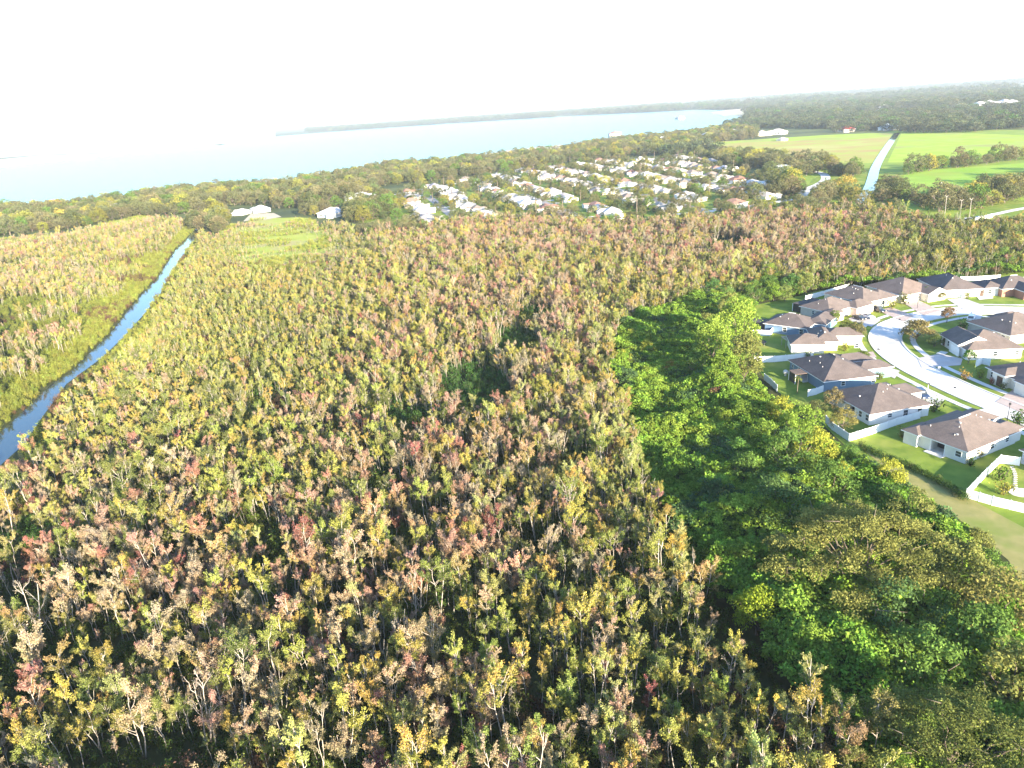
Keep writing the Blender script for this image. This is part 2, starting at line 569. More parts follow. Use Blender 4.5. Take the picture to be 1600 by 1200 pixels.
# ------------------------------------------------------------------ plants: prototypes
class Leaves:
    def __init__(s, seed):
        s.r = np.random.default_rng(seed)
        s.c, s.d, s.n, s.L, s.w, s.m, s.v = [], [], [], [], [], [], []

    def add(s, c, d, n, L, w, m, v=None):
        k = len(c)
        s.c.append(c)
        s.d.append(d)
        s.n.append(n)
        s.L.append(np.broadcast_to(L, k))
        s.w.append(np.broadcast_to(w, k))
        s.m.append(np.broadcast_to(m, k))
        s.v.append(s.r.uniform(.65, 1.3, k) if v is None else np.broadcast_to(v, k))

    def puff(s, c, rad, k, L, up=.5, m=.5, wr=.62, flat=1.0):
        """k leaves on and in a ball, facing out of it and up"""
        q = s.r.normal(size=(k, 3))
        q /= np.linalg.norm(q, axis=1)[:, None]
        q[:, 2] = np.where(q[:, 2] < -.35, -q[:, 2], q[:, 2])
        rr = rad * s.r.uniform(.55, 1.05, (k, 1))
        pos = np.asarray(c) + q * rr * np.array([1, 1, flat])
        n = q + np.array([0, 0, up]) + s.r.normal(size=(k, 3)) * .45
        d = s.r.normal(size=(k, 3)) + q * .3
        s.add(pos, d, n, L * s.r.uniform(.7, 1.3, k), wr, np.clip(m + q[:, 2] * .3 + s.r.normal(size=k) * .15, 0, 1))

    def arrays(s):
        c, d, n = np.concatenate(s.c), np.concatenate(s.d), np.concatenate(s.n)
        L, w, m, v = np.concatenate(s.L), np.concatenate(s.w), np.concatenate(s.m), np.concatenate(s.v)
        d = d / (np.linalg.norm(d, axis=1)[:, None] + 1e-9)
        n = n - d * (n * d).sum(1)[:, None]
        n /= np.linalg.norm(n, axis=1)[:, None] + 1e-9
        u = np.cross(d, n)
        a = c - d * (L / 2)[:, None]
        b = c + d * (L / 2)[:, None]
        h = (L * w / 2)[:, None] * u
        V = np.stack([a, c + h + n * (L * .08)[:, None], b, c - h + n * (L * .08)[:, None]], 1).reshape(-1, 3)
        return V, m, v


def plant_mesh(name, wood, leaves, wmat):
    """wood and leaves in one mesh; either may be None"""
    vs, fs, ms, mv, rv = [], [], [], [], []
    V = np.zeros((0, 3))
    loops, tot, mi, mx, rr = [], [], [], [], []
    if wood is not None and wood.v:
        V = np.asarray(wood.v)
        for q in wood.f:
            loops += q
            tot.append(len(q))
        mi += [0] * len(wood.f)
        mx += [0] * len(wood.f)
        rr += [1] * len(wood.f)
    loops, tot, mi = np.array(loops, int), np.array(tot, int), np.array(mi, int)
    mx, rr = np.array(mx, float), np.array(rr, float)
    if leaves is not None:
        LV, m, v = leaves.arrays()
        k = len(m)
        loops = np.concatenate([loops, np.arange(4 * k) + len(V)])
        tot = np.concatenate([tot, np.full(k, 4)])
        mi = np.concatenate([mi, np.full(k, 1 if wood is not None else 0)])
        mx, rr = np.concatenate([mx, m]), np.concatenate([rr, v])
        V = np.vstack([V, LV])
    me = bpy.data.meshes.new(name)
    me.vertices.add(len(V))
    me.vertices.foreach_set('co', V.astype(np.float32).ravel())
    me.loops.add(len(loops))
    me.loops.foreach_set('vertex_index', loops.astype(np.int32))
    me.polygons.add(len(tot))
    st_ = np.concatenate([[0], np.cumsum(tot)[:-1]])
    me.polygons.foreach_set('loop_start', st_.astype(np.int32))
    if wood is not None:
        me.materials.append(wmat)
    if leaves is not None:
        me.materials.append(M_LEAF)
    me.polygons.foreach_set('material_index', mi.astype(np.int32))
    for nm, arr in (('mixv', mx), ('rv', rr)):
        at = me.attributes.new(nm, 'FLOAT', 'FACE')
        at.data.foreach_set('value', arr.astype(np.float32))
    me.update(calc_edges=True)
    return me


def wig(r, a, b, n, amp):
    p = np.linspace(a, b, n)
    w = r.normal(size=(n, 3)) * amp
    w[0] = w[-1] = 0
    return p + w


def maple(seed, h=9.0, rad=1.8, lv=1.0, leaf=.24, crown0=.5, vase=.7):
    """slender swamp tree: pale stem, steep limbs, leaves in upright sprays"""
    r = np.random.default_rng(seed)
    w, L = MB(), Leaves(seed)
    ns = 1 if r.random() < .6 else 2
    for s_ in range(ns):
        lean = r.normal(size=2) * .05 * h + (r.normal(size=2) * .5 if ns > 1 else 0)
        top = np.array([lean[0], lean[1], h * r.uniform(.78, .86)])
        b0 = np.array([0.12 * s_, 0.08 * s_, -.2])
        trunk = wig(r, b0, top, 6, .07)
        r0 = .085 * h / 9 * r.uniform(.8, 1.2)
        w.tube(trunk, np.linspace(r0, .02, 6), 5)
        nl = int(r.integers(8, 12) / (1 if ns == 1 else 1.6))
        for k in range(nl):
            t = r.uniform(crown0 - .08, .97)
            q = trunk[0] + 0
            x = t * 5
            i = min(int(x), 4)
            q = trunk[i] * (1 - (x - i)) + trunk[i + 1] * (x - i)
            a = 2 * math.pi * (k / nl + r.uniform(-.06, .06)) * 2.4
            reach = rad * r.uniform(.45, 1.0) * (1.1 - .4 * t)
            rise = h * r.uniform(.10, .20) * vase / .7
            e = q + np.array([math.cos(a) * reach, math.sin(a) * reach, rise])
            e[2] = min(e[2], h * r.uniform(.92, 1.02))
            limb = wig(r, q, e, 4, .06)
            limb[1, 2] -= .08 * rise
            w.tube(limb, np.linspace(.04, .012, 4) * h / 9, 4)
            side = r.uniform(0, 1)
            for j in range(int(r.integers(4, 7))):
                tt = r.uniform(.3, 1.0)
                x = tt * 3
                i = min(int(x), 2)
                p0 = limb[i] * (1 - (x - i)) + limb[i + 1] * (x - i)
                dv = np.array([math.cos(a) * .5, math.sin(a) * .5, .9]) + r.normal(size=3) * .42
                ln = r.uniform(.5, 1.1) * rad / 1.8
                tip = p0 + dv / np.linalg.norm(dv) * ln
                w.tube([p0, tip], [.016, .006], 3)
                k2 = max(1, int(r.integers(14, 26) * lv))
                u = r.uniform(.15, 1.08, (k2, 1))
                c = p0 + (tip - p0) * u + r.normal(size=(k2, 3)) * .13 * (rad / 1.8)
                d = (tip - p0) / ln + r.normal(size=(k2, 3)) * .65
                nn = np.array([math.cos(a) * .5, math.sin(a) * .5, .6]) + r.normal(size=(k2, 3)) * .7
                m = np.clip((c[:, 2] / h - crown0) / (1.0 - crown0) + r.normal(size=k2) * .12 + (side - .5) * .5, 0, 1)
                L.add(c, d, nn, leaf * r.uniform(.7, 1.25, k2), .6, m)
    return w, L


def shrub(seed, h=2.6, rad=1.3, k=330, leaf=.24):
    r = np.random.default_rng(seed)
    w, L = MB(), Leaves(seed)
    for s_ in range(7):
        a = r.uniform(0, 6.28)
        e = np.array([math.cos(a) * rad * r.uniform(.1, .8), math.sin(a) * rad * r.uniform(.1, .8), h * r.uniform(.6, 1)])
        w.tube([np.array([0, 0, -.1]), e * .5 + r.normal(size=3) * .06, e], [.03, .02, .008], 3)
        kk = k // 7
        u = r.uniform(.2, 1.05, (kk, 1))
        c = e * u + r.normal(size=(kk, 3)) * np.array([.3, .3, .22]) * rad / 1.3
        c[:, 2] = np.abs(c[:, 2])
        L.add(c, e / np.linalg.norm(e) * .6 + r.normal(size=(kk, 3)) * .7, np.array([0, 0, .7]) + r.normal(size=(kk, 3)) * .7,
              leaf * r.uniform(.7, 1.3, kk), .6, np.clip(c[:, 2] / h + r.normal(size=kk) * .15, 0, 1))
    return w, L


def dome_tree(seed, h=11.0, rad=6.5, puffs=70, per=34, leaf=.55, base=.28, flat=.8, trunk=.38, up=.5, pr=.26, elmin=-.18):
    """broad oak-like crown made of many leafy puffs on spreading limbs"""
    r = np.random.default_rng(seed)
    w, L = MB(), Leaves(seed)
    fork = h * base
    w.tube(wig(r, np.array([0, 0, -.3]), np.array([r.normal() * .3, r.normal() * .3, fork]), 4, .08), [trunk * 1.3, trunk, trunk * .9, trunk * .8], 7)
    cz = h * (base + .18)
    ch = h - cz
    nl = 8
    lop = r.uniform(.75, 1.15, nl)
    for k in range(nl):
        a = 2 * math.pi * k / nl + r.uniform(-.25, .25)
        e = np.array([math.cos(a) * rad * .78 * lop[k], math.sin(a) * rad * .78 * lop[k], cz + ch * r.uniform(.1, .6)])
        limb = wig(r, np.array([0, 0, fork]), e, 5, .25)
        w.tube(limb, np.linspace(trunk * .5, .04, 5), 5)
    for i in range(puffs):
        a = r.uniform(0, 2 * math.pi)
        el = math.asin(r.uniform(elmin, 1.0))
        lo = np.interp((a / (2 * math.pi) * nl) % nl, np.arange(nl + 1), np.append(lop, lop[0]))
        q = np.array([math.cos(a) * math.cos(el) * rad * lo, math.sin(a) * math.cos(el) * rad * lo, math.sin(el) * ch])
        q *= r.uniform(.62, .98) ** .7
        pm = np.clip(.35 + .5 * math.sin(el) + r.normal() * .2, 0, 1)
        L.puff(q + np.array([0, 0, cz]), rad * pr * r.uniform(.6, 1.25), per, leaf, up, pm, .62, flat)
    return w, L


def flat_tree(seed, h=14.0, rad=12.0, pads=190, per=210, leaf=.32):
    """wide feathery crown in flat layers on long pale limbs"""
    r = np.random.default_rng(seed)
    w, L = MB(), Leaves(seed)
    w.tube(wig(r, np.array([0, 0, -.3]), np.array([.4, .2, h * .32]), 4, .1), [.6, .5, .45, .42], 8)
    lobe = []
    for i in range(26):
        b = 2 * math.pi * i * .618
        q = ((i + .3) / 26) ** .6
        lobe.append((math.cos(b) * rad * q * r.uniform(.85, 1.1), math.sin(b) * rad * q * r.uniform(.75, 1.0), h * (.98 - .45 * q * q) + r.uniform(-1.8, .6), rad * r.uniform(.14, .27)))
    for i in range(pads):
        a = 2 * math.pi * (i * .618) + r.uniform(-.2, .2)
        lb = lobe[i % len(lobe)]
        rr_ = r.uniform(0, 1) ** .6 * lb[3]
        e = np.array([lb[0] + math.cos(a) * rr_, lb[1] + math.sin(a) * rr_, lb[2] - .32 * rr_ * rr_ / lb[3] + r.uniform(-.7, .4)])
        if i % 7 == 0:
            limb = wig(r, np.array([.4, .2, h * .30]), e - np.array([0, 0, .5]), 6, .3)
            limb[1:5, 2] -= h * .03
            w.tube(limb, np.linspace(.13, .03, 6), 5)
        if i % 5 == 0:
            b = e + np.array([r.normal() * .8, r.normal() * .8, .35])
            d = np.array([math.cos(a), math.sin(a), .25]) + r.normal(size=3) * np.array([.8, .8, .2])
            w.tube([b - np.array([0, 0, 1.0]), b, b + d * r.uniform(.8, 1.6)], [.08, .06, .015], 4)
        k = per
        pr = rad * r.uniform(.075, .13)
        ang, rr = r.uniform(0, 6.283, k), np.sqrt(r.uniform(0, 1, k)) * pr
        st_ = 1 + .6 * r.random()
        lobes = 1 + .3 * np.sin(ang * r.integers(3, 6) + r.uniform(0, 6))
        x, y = np.cos(ang) * rr * st_ * lobes, np.sin(ang) * rr * lobes
        ca, sa = math.cos(a), math.sin(a)
        c = np.stack([x * ca - y * sa, x * sa + y * ca, np.cos(rr / pr * 1.5) * pr * .3 + r.normal(size=k) * .2], 1) + e
        d = np.stack([np.cos(ang), np.sin(ang), np.zeros(k)], 1) + r.normal(size=(k, 3)) * .6
        L.add(c, d, np.array([.25, -.3, .9]) + r.normal(size=(k, 3)) * .6, leaf * r.uniform(.7, 1.3, k), .5,
              np.clip(.5 + r.normal() * .25 + r.normal(size=k) * .2, 0, 1))
    return w, L


def palm(seed, h=6.0, fr=2.1):
    r = np.random.default_rng(seed)
    w, L = MB(), Leaves(seed)
    w.tube(wig(r, np.array([0, 0, -.2]), np.array([r.normal() * .3, r.normal() * .3, h]), 5, .05), [.2, .16, .15, .14, .15], 7)
    for i in range(17):
        a = 2 * math.pi * i * .618
        el = r.uniform(-.5, 1.1)
        p0 = np.array([0, 0, h])
        pts = [p0]
        d = np.array([math.cos(a) * math.cos(el), math.sin(a) * math.cos(el), math.sin(el)])
        for j in range(6):
            pts.append(pts[-1] + d * fr / 6)
            d = d + np.array([0, 0, -.22])
            d /= np.linalg.norm(d)
        pts = np.array(pts)
        w.tube(pts, np.linspace(.03, .006, 7), 3)
        k = 44
        t = r.uniform(.8, 6, k)
        ii = np.minimum(t.astype(int), 5)
        c = pts[ii] + (pts[ii + 1] - pts[ii]) * (t - ii)[:, None]
        side = np.where(np.arange(k) % 2, 1, -1)[:, None]
        out = np.array([-math.sin(a), math.cos(a), 0]) * side + (pts[ii + 1] - pts[ii]) / fr * 6 * .5 + np.array([0, 0, -.25])
        L.add(c + out * .2, out, np.array([0, 0, 1.0]) + r.normal(size=(k, 3)) * .2, .62, .16, np.full(k, .5))
    return w, L


def vine_clump(seed, rad=1.2, k=170, leaf=.34):
    r = np.random.default_rng(seed)
    L = Leaves(seed)
    for i in range(4):
        c = np.append(r.normal(size=2) * rad * .4, r.uniform(-.1, .35) * rad)
        L.puff(c, rad * r.uniform(.5, .8), k // 4, leaf, .8, r.uniform(.25, .75), .8, .75)
    return None, L


PROTO = {}


def protos(key, fn, n, wmat, **kw):
    """n variants of a plant: crown mesh, trunk mesh and both joined, plus an unlinked collection of the joined ones"""
    lst = []
    coll = bpy.data.collections.new('stock_' + key)
    for i in range(n):
        k2 = {a: (b(i) if callable(b) else b) for a, b in kw.items()}
        w, L = fn(hash_seed(key) + i, **k2)
        both = plant_mesh(f'{key}_whole', w, L, wmat)
        tr = plant_mesh(f'{key}_trunk', w, None, wmat) if w is not None else None
        cr = plant_mesh(f'{key}_crown', None, L, wmat)
        o = bpy.data.objects.new(f'stock_{key}_{i:03d}', both)
        coll.objects.link(o)
        lst.append((tr, cr, both))
    PROTO[key] = (lst, coll)


def hash_seed(s):
    return sum(ord(c) * (i + 3) for i, c in enumerate(s)) * 11


_q = np.random.default_rng(3)
protos('maple', maple, 14, M_BARK, h=lambda i: 7.6 + .25 * (i % 7), rad=lambda i: 1.1 + .12 * (i % 6), lv=lambda i: 1.9 + .2 * (i % 4), leaf=.155, crown0=lambda i: .54 + .03 * (i % 5))
protos('bare', maple, 5, M_BARK, h=lambda i: 7.5 + .4 * i, rad=1.2, lv=.14, leaf=.17, crown0=.4)
protos('broad', maple, 6, M_BARK, h=lambda i: 8.5 + .3 * i, rad=lambda i: 1.9 + .15 * i, lv=3.4, leaf=.165, crown0=.5, vase=.8)
protos('shrub', shrub, 8, M_BARK2, h=lambda i: 2.0 + .3 * (i % 5), rad=lambda i: 1.1 + .1 * (i % 4))
protos('oak', dome_tree, 8, M_BARK2, h=lambda i: 9.5 + .6 * (i % 4), rad=lambda i: 5.2 + .45 * (i % 5), flat=.85, base=.16, puffs=84, elmin=-.42)
protos('farwood', dome_tree, 5, M_BARK2, h=lambda i: 12 + i, rad=lambda i: 8.5 + i, puffs=60, per=14, leaf=1.4, base=.14, elmin=-.35)
protos('tall', dome_tree, 4, M_BARK2, h=lambda i: 12.5 + i, rad=4.2, puffs=80, per=70, leaf=.42, base=.22, flat=1.0, trunk=.28, pr=.27)
protos('bushy', dome_tree, 6, M_BARK2, h=lambda i: 6.5 + .6 * i, rad=lambda i: 3.0 + .3 * i, puffs=46, per=70, leaf=.36, base=.12, flat=.85, trunk=.2, pr=.32)
protos('flat', flat_tree, 2, M_BARK2)
protos('palm', palm, 4, M_BARK2, h=lambda i: 4.5 + 1.0 * i)
protos('vine', vine_clump, 6, None)
protos('garden', shrub, 4, M_BARK2, h=1.1, rad=.75, k=260, leaf=.16)
protos('streettree', dome_tree, 4, M_BARK2, h=lambda i: 4.8 + .3 * i, rad=2.1, puffs=40, per=60, leaf=.26, base=.3, flat=.9, trunk=.12, pr=.33)


def gn_scatter(name, key, pos, rot, scl, tint, tint2, idx=None):
    """one object (kind stuff) whose points carry plants of a stock"""
    n = len(pos)
    me = bpy.data.meshes.new(name)
    me.vertices.add(n)
    me.vertices.foreach_set('co', np.asarray(pos, np.float32).ravel())
    k = len(PROTO[key][0])
    idx = rng.integers(0, k, n) if idx is None else idx

    def at(nm, ty, prop, arr):
        a = me.attributes.new(nm, ty, 'POINT')
        a.data.foreach_set(prop, np.asarray(arr).ravel())
    at('turn', 'FLOAT_VECTOR', 'vector', np.asarray(rot, np.float32))
    at('size', 'FLOAT', 'value', np.asarray(scl, np.float32))
    at('pick', 'INT', 'value', np.asarray(idx, np.int32))
    one = np.ones((n, 1))
    at('tint', 'FLOAT_COLOR', 'color', np.hstack([tint, one]).astype(np.float32))
    at('tint2', 'FLOAT_COLOR', 'color', np.hstack([tint2, one]).astype(np.float32))
    o = obj(name, me)
    o['kind'] = 'stuff'
    g = bpy.data.node_groups.new('scatter_' + name, 'GeometryNodeTree')
    g.interface.new_socket('Geometry', in_out='INPUT', socket_type='NodeSocketGeometry')
    g.interface.new_socket('Geometry', in_out='OUTPUT', socket_type='NodeSocketGeometry')
    gi, go = g.nodes.new('NodeGroupInput'), g.nodes.new('NodeGroupOutput')
    ci = g.nodes.new('GeometryNodeCollectionInfo')
    ci.inputs['Collection'].default_value = PROTO[key][1]
    ci.inputs['Separate Children'].default_value = True
    ci.inputs['Reset Children'].default_value = True
    ip = g.nodes.new('GeometryNodeInstanceOnPoints')
    ip.inputs['Pick Instance'].default_value = True

    def na(nm, ty):
        a = g.nodes.new('GeometryNodeInputNamedAttribute')
        a.data_type = ty
        a.inputs['Name'].default_value = nm
        return a.outputs[0]
    er = g.nodes.new('FunctionNodeEulerToRotation')
    L = g.links.new
    L(gi.outputs[0], ip.inputs['Points'])
    L(ci.outputs[0], ip.inputs['Instance'])
    L(na('pick', 'INT'), ip.inputs['Instance Index'])
    L(na('turn', 'FLOAT_VECTOR'), er.inputs[0])
    L(er.outputs[0], ip.inputs['Rotation'])
    L(na('size', 'FLOAT'), ip.inputs['Scale'])
    L(ip.outputs[0], go.inputs[0])
    md = o.modifiers.new('scatter', 'NODES')
    md.node_group = g
    return o


def jgrid(poly, step, jit=.46):
    """jittered grid of points inside a world polygon"""
    poly = np.asarray(poly)[:, :2]
    lo, hi = poly.min(0), poly.max(0)
    gx, gy = np.meshgrid(np.arange(lo[0], hi[0], step), np.arange(lo[1], hi[1], step))
    gx[::2] += step / 2
    q = np.stack([gx.ravel(), gy.ravel()], 1)
    q += rng.uniform(-jit, jit, q.shape) * step
    return q[inpoly(q, poly)]


def var(n, c, amt=.18, hue=.08):
    c = np.asarray(c, float)
    return np.clip(c * (1 + rng.normal(size=(n, 1)) * amt) * (1 + rng.normal(size=(n, 3)) * hue), .004, .8)


def turns(n, tilt=.06):
    r_ = rng.normal(size=(n, 3)) * tilt
    r_[:, 2] = rng.uniform(0, 6.283, n)
    return r_


def plant(name, key, i, loc, rz, scl, tint, tint2, label, cat='tree', group=None, trunk=True, tilt=(0, 0)):
    """one plant as a thing with crown and trunk"""
    tr, cr, both = PROTO[key][0][i % len(PROTO[key][0])]
    t = thing(name, label, cat, loc, 0, group)
    t.rotation_euler = (tilt[0], tilt[1], rz)
    t.scale = (scl, scl, scl) if not hasattr(scl, '__len__') else tuple(scl)
    if tr is not None and trunk:
        obj('trunk', tr, t)
    c = obj('crown', cr, t)
    c['tint'] = [float(q) for q in tint]
    c['tint2'] = [float(q) for q in tint2]
    return t


# labels by place in the photograph: same words, then counted from the left
ORD = ['leftmost', 'second from left', 'third from left', 'fourth from left', 'fifth from left', 'sixth from left', 'seventh from left', 'eighth from left', 'ninth from left', 'tenth from left',
       'eleventh from left', 'twelfth from left', 'thirteenth from left', 'fourteenth from left', 'fifteenth from left', 'sixteenth from left', 'seventeenth from left', 'eighteenth from left']
NUM = {2: 'two', 3: 'three', 4: 'four', 5: 'five', 6: 'six', 7: 'seven', 8: 'eight', 9: 'nine', 10: 'ten', 11: 'eleven', 12: 'twelve'}


def settle_labels(items):
    """items: (object, description, photo x); descriptions that several share get a place in their row"""
    by = {}
    for o, d, x in items:
        by.setdefault(d, []).append((x, o))
    for d, l in by.items():
        l.sort(key=lambda q: q[0])
        for k, (x, o) in enumerate(l):
            if len(l) == 1:
                o['label'] = d
            elif k == len(l) - 1:
                o['label'] = d + (', right of two' if len(l) == 2 else ', rightmost of ' + NUM.get(len(l), 'them'))
            elif len(l) == 2:
                o['label'] = d + ', left of two'
            else:
                a = ORD[min(k, 17)] if k < len(l) / 2 else ORD[min(len(l) - 1 - k, 17)].replace('left', 'right')
                o['label'] = d + ', ' + a


# ------------------------------------------------------------------ the swamp woodland
M_right = WP([(1330, 1200), (1310, 1090), (1230, 1030), (1190, 950), (1100, 880), (1055, 830), (1035, 760), (1000, 700), (985, 640), (955, 560), (965, 505),
              (1000, 472), (1100, 458), (1200, 432), (1350, 426), (1500, 412), (1600, 402), (1720, 396)], 6)
M_top = WP([(1720, 352), (1600, 356), (1470, 352), (1400, 338), (1300, 330), (1150, 346), (1000, 356), (900, 353), (750, 347), (650, 366), (560, 374),
            (545, 352), (372, 352), (335, 372)], 2)
cr_in = canal_r.copy()
M_poly = np.vstack([[[-88, 34, 0], [44, 34, 0]], M_right, M_top, cr_in[::-1], [cr_in[0] + _d * 130]])
L_poly = np.vstack([canal_l[::-1], [canal_l[0] + _d * 130, [-260, 60, 0], [-430, 250, 0], [-520, 560, 0]], WP([(-100, 405), (0, 388), (100, 374), (215, 352), (270, 342), (292, 352)], 0)])
V_poly = np.vstack([[[80, 34, 0]], WP([(1720, 1200), (1720, 1020), (1612, 965), (1560, 890), (1490, 820), (1440, 780), (1345, 722), (1290, 694), (1212, 640), (1170, 585), (1162, 520), (1180, 474),
                    (1250, 460), (1330, 438), (1440, 423), (1600, 422), (1800, 418)]), M_right[::-1], [[44, 34, 0]]])
GAPS = [(742, 592, 58, 42), (805, 522, 36, 26), (838, 480, 30, 14), (22, 832, 60, 26), (640, 640, 40, 22), (1130, 372, 40, 10), (600, 730, 36, 16), (900, 700, 30, 18), (960, 870, 26, 18), (420, 610, 40, 14)]


def gauss(u, v, cx, cy, sx, sy):
    return np.exp(-.5 * (((u - cx) / sx) ** 2 + ((v - cy) / sy) ** 2))


def zones(u, v):
    """how pink and how yellow-green the crowns are around a place of the photograph"""
    pink = .20 + .55 * gauss(u, v, 330, 980, 380, 150) + 1.0 * gauss(u, v, 740, 440, 140, 70) + 1.5 * gauss(u, v, 1260, 372, 260, 34) + .5 * gauss(u, v, 520, 640, 190, 130) + .45 * gauss(u, v, 200, 880, 260, 160) \
        + .65 * gauss(u, v, 70, 470, 110, 80) + .5 * gauss(u, v, 600, 560, 140, 70) + .4 * gauss(u, v, 720, 780, 180, 130) + .5 * gauss(u, v, 250, 360, 200, 20) + .3 * gauss(u, v, 100, 660, 80, 60)
    gold = .42 + .35 * gauss(u, v, 420, 560, 260, 130) + .9 * gauss(u, v, 330, 560, 140, 120) + .7 * gauss(u, v, 420, 460, 150, 60) + .6 * gauss(u, v, 620, 440, 100, 50) + .9 * gauss(u, v, 965, 590, 45, 130) + .55 * gauss(u, v, 1020, 950, 170, 180) \
        + .4 * gauss(u, v, 180, 430, 100, 60) + .5 * gauss(u, v, 1050, 440, 120, 30) + .35 * gauss(u, v, 700, 1080, 300, 90) + .4 * gauss(u, v, 900, 410, 120, 30)
    green = .15 + .3 * gauss(u, v, 260, 640, 120, 100) + .3 * gauss(u, v, 1420, 380, 120, 30) + .35 * gauss(u, v, 600, 380, 80, 25) + .25 * gauss(u, v, 300, 520, 200, 140)
    bare = .07 + .16 * gauss(u, v, 620, 600, 140, 60) + .10 * gauss(u, v, 800, 440, 120, 50)
    left = gauss(u, v, 370, 530, 210, 130)
    pink, gold, green = pink * (1 - .72 * left), gold * (1 + .5 * left), green * (1 + .5 * left)
    rgt = gauss(u, v, 1520, 378, 130, 45)
    pink, gold, green = pink * (1 - .85 * rgt), gold + .5 * rgt, green + 1.3 * rgt
    a = np.stack([pink, gold, green, bare], 1)
    return a / a.sum(1)[:, None]


pts = np.vstack([jgrid(M_poly, 2.0), jgrid(L_poly, 2.5)])
nM = len(pts)
dl = seg_dist(pts, canalL_line)
inL = inpoly(pts, L_poly)
keep = np.where(inL, dl > 11.5, dl > 5.5) & ~inpoly(pts, canalL_poly) 
z7 = np.column_stack([pts, np.full(nM, 6.0)])
u, v, dep = PX(z7)
for gx, gy, sx, sy in GAPS:
    keep &= ~(((u - gx) / sx) ** 2 + ((v - gy) / sy) ** 2 < 1)
WATER_PX = [(-40, 722), (0, 677), (29, 650), (81, 600), (108, 584), (132, 560), (170, 524), (205, 479), (246, 434), (272, 393), (303, 362), (313, 364), (291, 393), (264, 432), (250, 460), (226, 490), (192, 528), (158, 560), (104, 600), (66, 652), (38, 694), (0, 728), (-40, 765)]
for zt in (2.0, 4.0, 6.0, 7.5, 9.0):
    ut, vt, _ = PX(np.column_stack([pts, np.full(nM, zt)]))
    keep &= ~inpoly(np.column_stack([ut + np.where(inL, 0, 6), vt]), WATER_PX)
mdw = np.hypot((u - 445) / 125, (v - 372) / 52)
keep &= (rng.random(nM) < np.where(v > 820, .9, 1.0)) & ((fnoise(pts, 7.0, 91) > .22) | (v < 780))
keep &= (rng.random(nM) < np.clip((mdw - .45) / .55, 0.03, 1)) | (fnoise(pts, 12.0, 77) > .80)
keep &= (u > -260) & (u < 1860) & (v < 1420) & (dep > 5)
keep &= fnoise(pts, 9.0, 5) > .05
keep &= ~(inL & (fnoise(pts, 16.0, 8) < .38))
pts, u, v, dep, inL = pts[keep], u[keep], v[keep], dep[keep], inL[keep]
n = len(pts)
zz = zones(u, v)
# neighbouring trees tend to share their colour
mixn = np.stack([fnoise(pts, s, k) for s, k in ((14, 11), (14, 12), (11, 13), (8, 14))], 1)
zz = zz * (.4 + 1.2 * mixn)
cum = np.cumsum(zz / zz.sum(1)[:, None], 1)
cls = (rng.random((n, 1)) > cum).sum(1).clip(0, 3)
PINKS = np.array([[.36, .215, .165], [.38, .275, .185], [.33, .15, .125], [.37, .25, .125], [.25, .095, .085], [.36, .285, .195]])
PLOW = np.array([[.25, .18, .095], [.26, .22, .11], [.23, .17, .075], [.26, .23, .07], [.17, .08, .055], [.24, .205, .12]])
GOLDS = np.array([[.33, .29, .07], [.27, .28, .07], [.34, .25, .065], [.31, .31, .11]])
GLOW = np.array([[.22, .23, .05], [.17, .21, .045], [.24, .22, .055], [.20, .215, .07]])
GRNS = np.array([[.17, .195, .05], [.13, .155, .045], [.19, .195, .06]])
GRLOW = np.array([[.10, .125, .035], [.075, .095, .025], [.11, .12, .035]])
tint, tint2 = np.zeros((n, 3)), np.zeros((n, 3))
hue = np.zeros(n, int)
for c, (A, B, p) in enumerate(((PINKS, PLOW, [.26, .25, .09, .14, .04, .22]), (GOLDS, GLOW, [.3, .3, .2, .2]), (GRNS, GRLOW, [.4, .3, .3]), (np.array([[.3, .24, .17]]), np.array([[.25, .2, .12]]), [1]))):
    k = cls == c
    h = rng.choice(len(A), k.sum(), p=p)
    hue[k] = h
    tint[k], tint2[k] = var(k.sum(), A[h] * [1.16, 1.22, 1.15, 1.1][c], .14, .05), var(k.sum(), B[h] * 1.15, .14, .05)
scl = rng.uniform(.72, 1.18, n) * np.where(inL, .95, 1.0)
scl *= np.where(rng.random(n) < .25, .6, 1.0) * np.where(rng.random(n) < .13, 1.28, 1.0)
scl *= np.where(v > 820, .96, .9)
scl *= np.clip(.45 + .55 * (np.hypot((u - 445) / 125, (v - 372) / 52) - .3), .45, 1.0)
# low, bushy growth in the upper left of the wood, close to the canal
low = gauss(u, v, 330, 480, 150, 110)
scl *= 1 - .38 * low
broad = (rng.random(n) < .09) & (cls < 3)
KEYS = np.where(cls == 3, 'bare', np.where(broad, 'broad', 'maple'))
pidx = np.where(cls == 3, rng.integers(0, 5, n), np.where(broad, rng.integers(0, 6, n), rng.integers(0, 14, n)))
rot = turns(n, .05)
base = np.column_stack([pts, np.zeros(n)])

top = np.column_stack([pts, 7.5 * scl])
u, v, dep = PX(top)
seen = (u > 4) & (u < 1596) & (v > 0) & (v < 1196)
show = np.where(seen, scl * np.where(broad, 1.4, 1.0) / dep, 0)
NAMES = ['rust_leaved_tree', 'gold_leaved_tree', 'green_leaved_tree', 'bare_tree']
single = np.zeros(n, bool)
for c, lim in enumerate((290, 290, 200, 130)):
    k = np.where((cls == c) & seen)[0]
    single[k[np.argsort(-show[k])][:lim]] = True
ROWN = [(1120, 'along the bottom edge'), (1050, 'just above the bottom edge'), (985, 'low in the photo'), (920, 'in the lower third'), (860, 'above the lower third'), (0, 'near mid-height')]
COLN = ['at the far left', 'well left', 'left of centre', 'just left of centre', 'just right of centre', 'right of centre', 'well right', 'at the far right']
PW = ['pink', 'tan', 'red', 'orange', 'crimson', 'beige']
GW = ['gold', 'yellow-green', 'amber', 'straw-yellow']
EW = ['bright green', 'dark green', 'olive']
todo = []
